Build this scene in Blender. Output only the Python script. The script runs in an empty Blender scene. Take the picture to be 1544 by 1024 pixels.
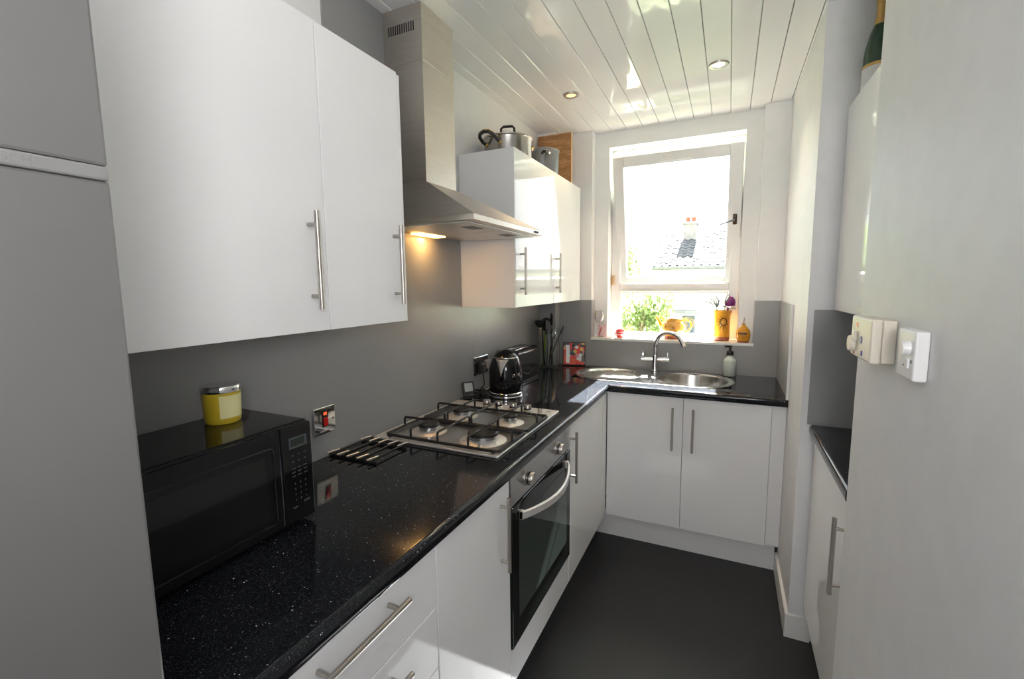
import bpy, bmesh, math, random
from mathutils import Matrix, Vector, Euler
random.seed(7)
sc = bpy.context.scene
COL = sc.collection
R = math.radians

# ------------------------------------------------------------------ camera, sky, sun, area lights, exposure
cam_d = bpy.data.cameras.new('camera'); cam_d.sensor_width = 36.0; cam_d.sensor_fit = 'HORIZONTAL'
cam_d.lens = 692.91 / 1544 * 36.0; cam_d.clip_start = 0.01; cam_d.clip_end = 500
cam = bpy.data.objects.new('camera', cam_d); COL.objects.link(cam)
yw, pt, rl = R(25.2244), R(-6.8007), R(-0.6379)
fw = Vector((-math.sin(yw) * math.cos(pt), math.cos(yw) * math.cos(pt), math.sin(pt)))
rt = Vector((math.cos(yw), math.sin(yw), 0)); up = rt.cross(fw)
RT = rt * math.cos(rl) + up * math.sin(rl); UP = -rt * math.sin(rl) + up * math.cos(rl)
mw = Matrix((RT, UP, -fw)).transposed().to_4x4(); mw.translation = (1.1822, 0.0, 1.4638)
cam.matrix_world = mw
sc.camera = cam

world = bpy.data.worlds.new('sky'); sc.world = world; world.use_nodes = True
bg = world.node_tree.nodes['Background']
bg.inputs['Color'].default_value = (0.86, 0.93, 1.0, 1); bg.inputs['Strength'].default_value = 2.8

def light(name, kind, loc, energy, color=(1, 1, 1), target=None, **kw):
    d = bpy.data.lights.new(name, kind); d.energy = energy; d.color = color
    for k, v in kw.items(): setattr(d, k, v)
    o = bpy.data.objects.new(name, d); COL.objects.link(o); o.location = loc
    if target is not None:
        o.rotation_euler = (Vector(target) - Vector(loc)).to_track_quat('-Z', 'Y').to_euler()
    return o
light('sun', 'SUN', (3, 30, 30), 130.0, (1.0, 0.985, 0.965), target=(3 - 0.018 * 30, 0, 30 - 0.86 * 30), angle=R(0.53))
po = light('window_portal', 'AREA', (0.84, 3.30, 1.725), 1.0, target=(0.84, 0, 1.725), shape='RECTANGLE', size=0.82, size_y=1.25)
po.data.cycles.is_portal = True
# unseen fill lamps added behind the camera: rear, right side, aimed at the ceiling
light('rear_fill', 'AREA', (0.85, -1.62, 1.45), 9.0, (0.98, 0.985, 1.0), target=(0.80, 3, 2.6), shape='RECTANGLE', size=1.0, size_y=1.7)
light('right_fill', 'AREA', (1.46, -0.95, 1.55), 3.8, (0.95, 0.97, 1.0), target=(0.3, 0.5, 1.55), shape='RECTANGLE', size=0.9, size_y=1.3)  # added fill for the left cabinets; the wall here has no opening
light('ceiling_fill', 'AREA', (1.42, -0.30, 1.60), 11.6, (1.0, 0.975, 0.965), target=(0.80, 0.9, 2.75), shape='DISK', size=0.4)  # added lamp aimed up to brighten the ceiling

sc.view_settings.view_transform = 'Standard'; sc.view_settings.look = 'None'
sc.view_settings.exposure = 0.60; sc.view_settings.gamma = 1.0; sc.view_settings.use_curve_mapping = False
sc.cycles.max_bounces = 12; sc.cycles.diffuse_bounces = 6; sc.cycles.glossy_bounces = 6
sc.cycles.transparent_max_bounces = 12; sc.cycles.caustics_reflective = False; sc.cycles.caustics_refractive = False
sc.cycles.sample_clamp_indirect = 8.0

# ------------------------------------------------------------------ materials
def mat(name, col=(.8, .8, .8), rough=.5, metal=0., spec=.5, coat=0., emit=None, es=0., trans=0., ior=1.45):
    m = bpy.data.materials.new(name); m.use_nodes = True
    b = m.node_tree.nodes['Principled BSDF']
    b.inputs['Base Color'].default_value = (*col, 1); b.inputs['Roughness'].default_value = rough
    b.inputs['Metallic'].default_value = metal; b.inputs['Specular IOR Level'].default_value = spec
    b.inputs['Coat Weight'].default_value = coat; b.inputs['Coat Roughness'].default_value = .03
    b.inputs['Transmission Weight'].default_value = trans; b.inputs['IOR'].default_value = ior
    if emit: b.inputs['Emission Color'].default_value = (*emit, 1); b.inputs['Emission Strength'].default_value = es
    return m
def nd(m, t, **kw):
    n = m.node_tree.nodes.new(t)
    for k, v in kw.items():
        if k in n.inputs: n.inputs[k].default_value = v
        else: setattr(n, k, v)
    return n
def ln(m, a, ao, b, bi): m.node_tree.links.new(a.outputs[ao], b.inputs[bi])
def bsdf(m): return m.node_tree.nodes['Principled BSDF']
def coords(m, scale=(1, 1, 1)):
    tc = nd(m, 'ShaderNodeTexCoord'); mp = nd(m, 'ShaderNodeMapping'); mp.inputs['Scale'].default_value = scale
    ln(m, tc, 'Object', mp, 'Vector'); return mp
def ramp(m, stops, interp='LINEAR'):
    n = nd(m, 'ShaderNodeValToRGB'); cr = n.color_ramp; cr.interpolation = interp
    while len(cr.elements) < len(stops): cr.elements.new(.5)
    for e, (p, c) in zip(cr.elements, stops): e.position = p; e.color = (*c, 1) if len(c) == 3 else c
    return n
def bump(m, src, out, strength, dist=.001):
    b = nd(m, 'ShaderNodeBump'); b.inputs['Strength'].default_value = strength; b.inputs['Distance'].default_value = dist
    ln(m, src, out, b, 'Height'); ln(m, b, 'Normal', bsdf(m), 'Normal')
def noisy(m, c0, c1, scale=8., sc3=(1, 1, 1), bmp=0., detail=4., lo=.35, hi=.65):
    mp = coords(m, sc3); n = nd(m, 'ShaderNodeTexNoise', Scale=scale, Detail=detail); ln(m, mp, 'Vector', n, 'Vector')
    r = ramp(m, [(lo, c0), (hi, c1)]); ln(m, n, 'Fac', r, 'Fac'); ln(m, r, 'Color', bsdf(m), 'Base Color')
    if bmp: bump(m, n, 'Fac', bmp)
    return m
M = {}
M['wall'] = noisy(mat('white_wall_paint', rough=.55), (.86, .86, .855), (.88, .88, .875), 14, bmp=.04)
M['wall_r'] = noisy(mat('white_wall_paint_dimmed', rough=.5), (.72, .72, .728), (.75, .75, .758), 14, bmp=.04)  # right wall's white paint, greyed to stand in for weaker light there
M['gloss'] = noisy(mat('white_gloss_door', rough=.055, spec=.55), (.86, .862, .866), (.88, .882, .886), 3)
M['carcass'] = noisy(mat('white_satin_board', rough=.28), (.85, .85, .845), (.87, .87, .865), 5)
M['upvc'] = noisy(mat('white_plastic_frame', rough=.3), (.80, .80, .78), (.84, .84, .82), 6)
m = mat('gloss_ceiling_plank', rough=.05, spec=.8); noisy(m, (.89, .885, .88), (.91, .905, .90), 4)
mp = coords(m, (5, 1.2, 1)); n = nd(m, 'ShaderNodeTexNoise', Scale=3.0, Detail=1.0); ln(m, mp, 'Vector', n, 'Vector'); bump(m, n, 'Fac', .35, .004); M['plank'] = m
M['groove'] = mat('ceiling_batten', (.30, .30, .29), .7)
M['splash'] = noisy(mat('grey_satin_splashback', rough=.34, spec=.6), (.295, .298, .296), (.312, .315, .313), 3)
m = mat('black_sparkle_worktop', rough=.09, spec=.42)
mp = coords(m)
def specks(m, mp, scale, thr, seed):
    v = nd(m, 'ShaderNodeTexVoronoi', Scale=scale); v.inputs['Randomness'].default_value = 1
    a = nd(m, 'ShaderNodeVectorMath', operation='ADD'); a.inputs[1].default_value = (seed, seed * 1.7, seed * .3)
    ln(m, mp, 'Vector', a, 0); ln(m, a, 'Vector', v, 'Vector')
    sp = nd(m, 'ShaderNodeSeparateColor'); ln(m, v, 'Color', sp, 'Color')
    mul = nd(m, 'ShaderNodeMath', operation='MULTIPLY'); mul.inputs[1].default_value = thr; ln(m, sp, 'Red', mul, 0)
    pw = nd(m, 'ShaderNodeMath', operation='POWER'); pw.inputs[1].default_value = 3.0; ln(m, sp, 'Red', pw, 0)
    mul2 = nd(m, 'ShaderNodeMath', operation='MULTIPLY'); mul2.inputs[1].default_value = thr; ln(m, pw, 0, mul2, 0)
    lt = nd(m, 'ShaderNodeMath', operation='LESS_THAN'); ln(m, v, 'Distance', lt, 0); ln(m, mul2, 0, lt, 1)
    bm_ = nd(m, 'ShaderNodeMath', operation='MULTIPLY'); ln(m, lt, 0, bm_, 0); ln(m, sp, 'Green', bm_, 1)
    return bm_
s1 = specks(m, mp, 135, .22, 3.1); s2 = specks(m, mp, 460, .30, 9.7)
s3_ = specks(m, mp, 900, .44, 5.3)
ad = nd(m, 'ShaderNodeMath', operation='MAXIMUM'); ln(m, s1, 0, ad, 0)
h = nd(m, 'ShaderNodeMath', operation='MULTIPLY'); h.inputs[1].default_value = .50; mx_ = nd(m, 'ShaderNodeMath', operation='MAXIMUM'); ln(m, s2, 0, mx_, 0); ln(m, s3_, 0, mx_, 1); ln(m, mx_, 0, h, 0); ln(m, h, 0, ad, 1)
r = ramp(m, [(0, (.0075, .0085, .011)), (.35, (.10, .11, .13)), (1, (.68, .72, .74))]); ln(m, ad, 0, r, 'Fac'); ln(m, r, 'Color', bsdf(m), 'Base Color'); M['worktop'] = m
m = mat('charcoal_vinyl_floor', rough=.42, spec=.4); mp = coords(m)
n = nd(m, 'ShaderNodeTexNoise', Scale=260., Detail=3.); ln(m, mp, 'Vector', n, 'Vector')
r = ramp(m, [(.35, (.018, .018, .019)), (.66, (.032, .032, .034)), (.80, (.06, .06, .062))]); ln(m, n, 'Fac', r, 'Fac'); ln(m, r, 'Color', bsdf(m), 'Base Color'); bump(m, n, 'Fac', .25, .0006); M['floor'] = m
def brushed(name, col, rough, sc3, amt=.06):
    m = mat(name, col, rough, 1.0); mp = coords(m, sc3); n = nd(m, 'ShaderNodeTexNoise', Scale=1., Detail=3.); ln(m, mp, 'Vector', n, 'Vector')
    r = ramp(m, [(.3, tuple(c * (1 - amt) for c in col)), (.7, tuple(min(1, c * (1 + amt)) for c in col))]); ln(m, n, 'Fac', r, 'Fac'); ln(m, r, 'Color', bsdf(m), 'Base Color')
    mr = nd(m, 'ShaderNodeMapRange'); mr.inputs['To Min'].default_value = rough * .85; mr.inputs['To Max'].default_value = rough * 1.2
    ln(m, n, 'Fac', mr, 'Value'); ln(m, mr, 'Result', bsdf(m), 'Roughness'); return m
M['steel'] = brushed('brushed_steel', (.68, .67, .66), .42, (300, 6, 6))
M['steel_h'] = brushed('brushed_steel_hood', (.62, .575, .52), .36, (8, 8, 260))
M['steel_v'] = brushed('brushed_steel_oven', (.50, .50, .50), .30, (6, 6, 300))
bsdf(M['steel']).inputs['Metallic'].default_value = .65
M['satin'] = brushed('satin_nickel', (.47, .44, .405), .36, (60, 60, 60), .03)
M['chrome'] = mat('chrome', (.78, .78, .79), .06, 1.0)
M['sink'] = brushed('sink_steel', (.66, .65, .63), .20, (90, 90, 90), .04)
M['fridge'] = noisy(mat('silver_fridge_skin', rough=.38, metal=.35), (.168, .166, .163), (.178, .176, .173), 5)
M['fridge_trim'] = mat('pale_silver_trim', (.27, .27, .27), .3, .4)
M['black'] = noisy(mat('black_gloss_plastic', rough=.09), (.006, .006, .007), (.009, .009, .010), 9)
bsdf(M['black']).inputs['Specular IOR Level'].default_value = .38
M['blackm'] = noisy(mat('black_satin_plastic', rough=.35), (.010, .010, .011), (.018, .018, .019), 30)
M['iron'] = noisy(mat('black_enamelled_wire', rough=.5), (.008, .008, .009), (.014, .014, .015), 40)
M['ovenglass'] = mat('black_oven_glass', (.008, .010, .009), .04)
M['ovenwin'] = mat('oven_window_glass', (.045, .058, .052), .05)
M['mwwin'] = mat('microwave_window', (.010, .0105, .011), .08)
M['mark'] = mat('grey_keypad_print', (.055, .065, .07), .4)
M['lcd'] = mat('dull_lcd', (.02, .025, .02), .2)
M['red'] = mat('red_switch', (.55, .015, .012), .25)
M['neon'] = mat('red_neon', (.5, .03, .01), .3, emit=(1, .08, .02), es=1.3)
M['slot'] = mat('dark_slot', (.012, .012, .013), .6)
M['lampwarm'] = mat('warm_lamp', (1, .7, .3), .3, emit=(1.0, .50, .12), es=6.0)
M['lampwarm2'] = mat('warm_spot_lamp', (1, .7, .4), .3, emit=(1.0, .50, .16), es=1.5)
M['lampwhite'] = mat('white_spot_lamp', (1, 1, 1), .3, emit=(1.0, .97, .92), es=5.0)
M['dim'] = mat('unlit_lamp', (.25, .24, .22), .2)
M['cream'] = noisy(mat('cream_plastic', rough=.35), (.72, .67, .56), (.76, .71, .61), 12)
M['whitepl'] = noisy(mat('white_plastic', rough=.32), (.80, .80, .80), (.84, .84, .84), 12)
M['blue'] = mat('blue_dot', (.02, .025, .22), .4)
M['ply'] = mat('plywood_face', rough=.55)
mp = coords(M['ply'], (1.2, 1, 7)); n = nd(M['ply'], 'ShaderNodeTexNoise', Scale=5., Detail=3., Distortion=1.5); ln(M['ply'], mp, 'Vector', n, 'Vector')
wv = nd(M['ply'], 'ShaderNodeMath', operation='SINE'); mu = nd(M['ply'], 'ShaderNodeMath', operation='MULTIPLY'); mu.inputs[1].default_value = 20.; ln(M['ply'], n, 'Fac', mu, 0); ln(M['ply'], mu, 0, wv, 0)
r = ramp(M['ply'], [(0, (.34, .165, .062)), (.5, (.44, .225, .09)), (1, (.49, .265, .115))]); ln(M['ply'], wv, 0, r, 'Fac'); ln(M['ply'], r, 'Color', bsdf(M['ply']), 'Base Color')
M['plyedge'] = noisy(mat('plywood_edge', rough=.6), (.62, .40, .19), (.72, .50, .27), 40, (1, 1, .2))
M['greypot'] = noisy(mat('dark_grey_anodised', rough=.38, metal=.4), (.10, .115, .13), (.13, .145, .16), 10)
M['gold'] = mat('brass_gold', (.75, .52, .16), .25, 1.0)
M['yellow'] = noisy(mat('yellow_wax_glass', rough=.3), (.60, .44, .03), (.66, .50, .05), 7)
M['yellowlab'] = noisy(mat('pale_yellow_label', rough=.6), (.80, .75, .34), (.84, .79, .42), 12)
M['ochre'] = noisy(mat('ochre_glaze', rough=.10, coat=.3), (.60, .26, .02), (.72, .34, .03), 12)
m = mat('flowered_ochre_glaze', rough=.12, coat=.3); mp = coords(m); v = nd(m, 'ShaderNodeTexVoronoi', Scale=34.); ln(m, mp, 'Vector', v, 'Vector')
r = ramp(m, [(0, (.10, .12, .03)), (.22, (.34, .13, .02)), (.38, (.58, .30, .05)), (1, (.66, .37, .09))]); ln(m, v, 'Distance', r, 'Fac'); ln(m, r, 'Color', bsdf(m), 'Base Color'); M['teapot'] = m
M['terra'] = noisy(mat('unglazed_terracotta', rough=.7), (.26, .075, .035), (.33, .10, .05), 30)
M['umber'] = mat('dark_brown_paint', (.035, .02, .008), .25)
M['redjar'] = mat('red_enamel', (.62, .05, .04), .25)
M['pink'] = mat('pink_card', (.78, .55, .55), .6)
M['purple'] = mat('purple_silicone', (.16, .015, .14), .3)
M['green'] = mat('green_silicone', (.20, .30, .02), .35)
M['greyp'] = mat('grey_plastic', (.09, .09, .095), .35)
M['cork'] = mat('cork', (.45, .30, .16), .8)
M['bottle'] = mat('green_bottle_glass', (.012, .055, .018), .05, spec=.7)
M['foil'] = mat('gold_foil', (.55, .36, .13), .35, .8)
M['paper'] = mat('white_label_paper', (.75, .75, .76), .6)
M['cutlery'] = mat('stainless_cutlery', (.70, .70, .70), .12, 1.0)
M['soap'] = noisy(mat('pale_green_soap', rough=.12), (.50, .56, .52), (.56, .62, .58), 6)
M['screen'] = mat('pale_lcd_screen', (.36, .42, .45), .25)
M['fridge_trim2'] = mat('pale_brushed_tip', (.75, .72, .68), .35, .6)
M['cable'] = mat('black_cable', (.012, .012, .013), .45)
M['greycable'] = mat('grey_cable', (.32, .30, .28), .5)
# clear glass: fresnel mix of clear and mirror
def glass(name, tint=(1, 1, 1), f=1.0):
    m = bpy.data.materials.new(name); m.use_nodes = True; nt = m.node_tree; nt.nodes.clear()
    o = nd(m, 'ShaderNodeOutputMaterial'); mx = nd(m, 'ShaderNodeMixShader'); t = nd(m, 'ShaderNodeBsdfTransparent'); g = nd(m, 'ShaderNodeBsdfGlossy')
    t.inputs['Color'].default_value = (*tint, 1); g.inputs['Roughness'].default_value = .02
    fr = nd(m, 'ShaderNodeFresnel', IOR=1.45); mm = nd(m, 'ShaderNodeMath', operation='MULTIPLY'); mm.inputs[1].default_value = f
    ln(m, fr, 0, mm, 0); ln(m, mm, 0, mx, 0); ln(m, t, 0, mx, 1); ln(m, g, 0, mx, 2); ln(m, mx, 0, o, 'Surface'); return m
M['pane'] = glass('window_glass', (.97, .985, .98), .8)
M['vase'] = glass('clear_jar_glass', (.97, .985, .975), .45)
M['wine'] = glass('wine_glass_glass', (.97, .975, .975), .6)
# outside
M['lawn'] = noisy(mat('lawn_grass', rough=.9), (.21, .24, .12), (.30, .325, .175), 1.3, detail=8)
M['bounce'] = noisy(mat('pale_bounce_ground', rough=.85), (.26, .255, .245), (.31, .305, .295), 2)  # pale colour of the added light-bouncing ground
M['tile'] = noisy(mat('weathered_roof_tile', rough=.85), (.09, .092, .098), (.15, .148, .146), 6, detail=6)
M['render'] = noisy(mat('white_render', rough=.9), (.72, .70, .66), (.80, .78, .74), 3)
M['chim'] = noisy(mat('chimney_render', rough=.9), (.24, .22, .20), (.32, .295, .27), 5)
M['fascia'] = mat('grey_gutter', (.16, .16, .17), .5)
M['darkwin'] = mat('dark_window_pane', (.06, .08, .09), .08)
m = mat('leaf', rough=.6); b = bsdf(m); noisy(m, (.14, .19, .07), (.26, .32, .14), 2.5)
tr = nd(m, 'ShaderNodeBsdfTranslucent'); tr.inputs['Color'].default_value = (.24, .31, .12, 1); mx = nd(m, 'ShaderNodeMixShader'); mx.inputs[0].default_value = .45
ln(m, b, 'BSDF', mx, 1); ln(m, tr, 0, mx, 2); ln(m, mx, 0, m.node_tree.nodes['Material Output'], 'Surface'); M['leaf'] = m
M['bark'] = noisy(mat('bark', rough=.9), (.10, .07, .05), (.18, .13, .09), 10)
# abstract generic picture
m = mat('abstract_picture', rough=.15); mp = coords(m, (1, 1, 1)); v = nd(m, 'ShaderNodeTexVoronoi', Scale=42.); v.inputs['Randomness'].default_value = 1
ln(m, mp, 'Vector', v, 'Vector'); sp = nd(m, 'ShaderNodeSeparateColor'); ln(m, v, 'Color', sp, 'Color')
r = ramp(m, [(0, (.55, .03, .02)), (.2, (.06, .065, .08)), (.42, (.62, .40, .10)), (.55, (.10, .11, .12)), (.68, (.55, .58, .60)), (.8, (.45, .20, .22)), (.9, (.02, .02, .025))], 'CONSTANT')
ln(m, sp, 'Red', r, 'Fac'); ln(m, r, 'Color', bsdf(m), 'Base Color'); bsdf(m).inputs['Roughness'].default_value = .5; M['art'] = m
M['artred'] = noisy(mat('picture_red', rough=.5), (.45, .012, .010), (.62, .10, .03), 30)

# ------------------------------------------------------------------ geometry helpers
class MB:
    def __init__(s): s.bm = bmesh.new(); s.round = False
    def box(s, x0, x1, y0, y1, z0, z1, bev=0., seg=2, mtx=None):
        c = ((x0 + x1) / 2, (y0 + y1) / 2, (z0 + z1) / 2)
        mt = Matrix.Translation(c) @ Matrix.Diagonal((abs(x1 - x0), abs(y1 - y0), abs(z1 - z0), 1))
        g = bmesh.ops.create_cube(s.bm, size=1.0, matrix=mt); vs = g['verts']
        if bev > 0:
            es = list({e for v in vs for e in v.link_edges})
            g = bmesh.ops.bevel(s.bm, geom=es, offset=bev, segments=seg, profile=.5, affect='EDGES', clamp_overlap=True)
            vs = list({v for f in g['faces'] for v in f.verts} | {v for v in vs if v.is_valid})
        if mtx is not None: bmesh.ops.transform(s.bm, matrix=mtx, verts=vs)
        return s
    def prism(s, pts, axis, a, b):
        s.round = True
        # pts: 2D loop in the two other axes (in xyz order)
        def P(u, v, w):
            return {'x': (w, u, v), 'y': (u, w, v), 'z': (u, v, w)}[axis]
        A = [s.bm.verts.new(P(u, v, a)) for u, v in pts]; B = [s.bm.verts.new(P(u, v, b)) for u, v in pts]
        n = len(pts); s.bm.faces.new(A); s.bm.faces.new(B[::-1])
        for i in range(n): s.bm.faces.new((A[i], B[i], B[(i + 1) % n], A[(i + 1) % n]))
        return s
    def cyl(s, p0, p1, r0, r1=None, seg=20, cap=True):
        s.round = True
        r1 = r0 if r1 is None else r1
        p0, p1 = Vector(p0), Vector(p1); d = (p1 - p0).normalized()
        a = d.orthogonal().normalized(); b = d.cross(a)
        A, B = [], []
        for i in range(seg):
            t = 2 * math.pi * i / seg; o = a * math.cos(t) + b * math.sin(t)
            A.append(s.bm.verts.new(p0 + o * r0)); B.append(s.bm.verts.new(p1 + o * r1))
        for i in range(seg): s.bm.faces.new((A[i], A[(i + 1) % seg], B[(i + 1) % seg], B[i]))
        if cap: s.bm.faces.new(A[::-1]); s.bm.faces.new(B)
        return s
    def lathe(s, prof, c, seg=28, sx=1., sy=1., axis='z'):
        s.round = True
        # prof: list of (r, h); c: centre
        rings = []
        for r, hh in prof:
            if r <= 1e-6: rings.append([s.bm.verts.new(s._ax(0, 0, hh, c, axis))])
            else: rings.append([s.bm.verts.new(s._ax(r * sx * math.cos(2 * math.pi * i / seg), r * sy * math.sin(2 * math.pi * i / seg), hh, c, axis)) for i in range(seg)])
        for A, B in zip(rings, rings[1:]):
            for i in range(seg):
                j = (i + 1) % seg
                if len(A) == 1 and len(B) == 1: continue
                if len(A) == 1: s.bm.faces.new((A[0], B[i], B[j]))
                elif len(B) == 1: s.bm.faces.new((A[i], A[j], B[0]))
                else: s.bm.faces.new((A[i], A[j], B[j], B[i]))
        return s
    @staticmethod
    def _ax(a, b, hh, c, axis):
        return {'z': (c[0] + a, c[1] + b, c[2] + hh), 'x': (c[0] + hh, c[1] + a, c[2] + b), 'y': (c[0] + a, c[1] + hh, c[2] + b)}[axis]
    def tube(s, pts, r, seg=10, closed=False, cap=True):
        s.round = True
        pts = [Vector(p) for p in pts]; n = len(pts); rs = r if isinstance(r, (list, tuple)) else [r] * n
        rings = []; prev = None
        for i, p in enumerate(pts):
            if closed: d = (pts[(i + 1) % n] - pts[i - 1])
            else: d = pts[min(i + 1, n - 1)] - pts[max(i - 1, 0)]
            d.normalize()
            if prev is None: a = d.orthogonal().normalized()
            else:
                a = prev - d * prev.dot(d)
                a = a.normalized() if a.length > 1e-6 else d.orthogonal().normalized()
            prev = a; b = d.cross(a)
            rings.append([s.bm.verts.new(p + (a * math.cos(2 * math.pi * k / seg) + b * math.sin(2 * math.pi * k / seg)) * rs[i]) for k in range(seg)])
        m_ = n if closed else n - 1
        for i in range(m_):
            A, B = rings[i], rings[(i + 1) % n]
            for k in range(seg): s.bm.faces.new((A[k], A[(k + 1) % seg], B[(k + 1) % seg], B[k]))
        if not closed and cap: s.bm.faces.new(rings[0][::-1]); s.bm.faces.new(rings[-1])
        return s
    def ball(s, c, rx, ry=None, rz=None, seg=16):
        s.round = True
        ry = rx if ry is None else ry; rz = rx if rz is None else rz
        bmesh.ops.create_uvsphere(s.bm, u_segments=seg, v_segments=max(6, seg // 2), radius=1., matrix=Matrix.Translation(c) @ Matrix.Diagonal((rx, ry, rz, 1)))
        return s
    def poly(s, pts, faces):
        vs = [s.bm.verts.new(p) for p in pts]
        for f in faces: s.bm.faces.new([vs[i] for i in f])
        return s
    def xf(s, mtx): bmesh.ops.transform(s.bm, matrix=mtx, verts=s.bm.verts[:]); return s
    def build(s, name, m, parent=None, ang=35, label=None, kind=None, flat=False):
        bmesh.ops.recalc_face_normals(s.bm, faces=s.bm.faces[:])
        me = bpy.data.meshes.new(name); s.bm.to_mesh(me); s.bm.free()
        me.materials.append(m)
        if s.round and not flat:
            me.shade_smooth(); me.set_sharp_from_angle(angle=R(ang))
        return link(name, me, parent, label, kind)
def link(name, me, parent=None, label=None, kind=None):
    o = bpy.data.objects.new(name, me); COL.objects.link(o)
    if parent is not None:
        o.parent = parent
        if parent.type == 'EMPTY': o.matrix_parent_inverse = Matrix.Translation(-parent.location)
    if label: o['label'] = label
    if kind: o['kind'] = kind
    return o
def thing(name, label, cat, loc, group=None):
    o = bpy.data.objects.new(name, None); COL.objects.link(o); o.location = loc; o.empty_display_size = .05
    o['label'] = label; o['category'] = cat
    if group: o['group'] = group
    return o
def tag(o, label, cat, group=None):
    o['label'] = label; o['category'] = cat
    if group: o['group'] = group
    return o
def setting(name, loc=(0, 0, 0)):
    o = bpy.data.objects.new(name, None); COL.objects.link(o); o.location = loc; o['kind'] = 'structure'; return o
def bar_handle(parent, p0, p1, out, off, name='handle', r=.006, inset=.03):
    """T-bar pull: round bar on two posts; out = unit direction away from the door, p0/p1 on the bar's axis"""
    p0, p1, out = Vector(p0), Vector(p1), Vector(out); d = (p1 - p0).normalized()
    b = MB(); b.cyl(p0, p1, r, seg=14)
    for q in (p0 + d * inset, p1 - d * inset): b.cyl(q - out * off, q, r * .8, seg=12)
    return b.build(name, M['satin'], parent)

ZW, ZC = .91, 2.4445
XP, YB, YR = 1.457, 3.037, 3.112      # right wall, back wall face, recessed window wall face
XR1, XR2 = .345, 1.326

# ------------------------------------------------------------------ room shell
MB().box(-.2, 2.4, -1.9, 3.33, -.12, 0).build('floor', M['floor'], kind='structure', flat=True)
MB().box(-.2, 0, -1.9, 3.33, 0, 2.7).build('wall_left', M['wall'], kind='structure', flat=True)
MB().box(-.2, 2.4, -1.9, -1.7, 0, 2.7).build('wall_front', M['wall'], kind='structure', flat=True)
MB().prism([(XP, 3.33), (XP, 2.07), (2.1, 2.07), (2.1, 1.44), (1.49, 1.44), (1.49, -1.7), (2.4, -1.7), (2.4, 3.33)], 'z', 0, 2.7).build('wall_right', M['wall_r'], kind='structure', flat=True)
b = MB()
b.box(0, .437, YR, 3.33, 0, 2.7); b.box(1.238, XP, YR, 3.33, 0, 2.7)
b.box(.437, 1.238, YR, 3.33, 0, 1.085); b.box(.437, 1.238, YR, 3.33, 2.345, 2.7)
b.box(0, XR1, YB, YR, 0, 2.7); b.box(XR2, XP, YB, YR, 0, 2.7); b.box(XR1, XR2, YB, YR, 0, 1.085)
b.box(0, .118, 2.945, YB, 0, 2.7)                                             # boxed-in pipe in the corner
b.build('wall_back', M['wall'], kind='structure', flat=True)
ceil = MB().box(-.2, 2.4, -1.9, 3.33, ZC + .012, ZC + .2).build('ceiling', M['groove'], kind='structure', flat=True)
# ceiling planks, 100 mm covers with a narrow recessed joint
pb = bmesh.new(); w2 = .0488
prof = [(-w2, .012), (-w2, .002), (-w2 + .0015, 0), (w2 - .0015, 0), (w2, .002), (w2, .012)]
A = [pb.verts.new((x, -2.4, z)) for x, z in prof]; B = [pb.verts.new((x, 2.4, z)) for x, z in prof]
pb.faces.new(A); pb.faces.new(B[::-1])
for i in range(6): pb.faces.new((A[i], B[i], B[(i + 1) % 6], A[(i + 1) % 6]))
bmesh.ops.recalc_face_normals(pb, faces=pb.faces[:])
pme = bpy.data.meshes.new('plank'); pb.to_mesh(pme); pb.free(); pme.materials.append(M['plank'])
for i in range(21):
    o = link('plank', pme, ceil); o.location = (.0 + .1 * i, .72, ZC)
# baseboards round the right-hand pillar
b = MB(); b.prism([(1.445, 2.545), (1.445, 2.058), (1.535, 2.058), (1.535, 2.07), (XP, 2.07), (XP, 2.545)], 'z', 0, .10)
b.build('baseboard_right', M['upvc'], kind='structure', flat=True)

MB().prism([(3.33, 2.87), (3.33, 2.82), (4.16, 2.73), (4.16, 2.83)], 'x', -3, 5).build('eaves', M['upvc'], kind='structure', flat=True)
# ------------------------------------------------------------------ window
win = setting('window_1', (.84, 3.22, 1.103))
b = MB(); y0, y1 = 3.215, 3.28
b.box(.437, .495, y0, y1, 1.103, 2.345, .004); b.box(1.180, 1.238, y0, y1, 1.103, 2.345, .004)
b.box(.495, 1.180, y0, y1, 1.103, 1.124, .004); b.box(.495, 1.180, y0, y1, 2.30, 2.345, .004); b.box(.495, 1.180, y0, y1, 1.408, 1.462, .004)
b.build('window_frame', M['upvc'], win)
MB().box(.49, 1.185, 3.245, 3.251, 1.118, 1.412).build('pane', M['pane'], win, flat=True)
b = MB(); b.box(.497, .507, 3.206, 3.216, 1.124, 1.408); b.box(1.168, 1.178, 3.206, 3.216, 1.124, 1.408); b.box(.507, 1.168, 3.206, 3.216, 1.398, 1.408); b.box(.507, 1.168, 3.206, 3.216, 1.124, 1.132)
b.build('glazing_bead', M['upvc'], win)
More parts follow.
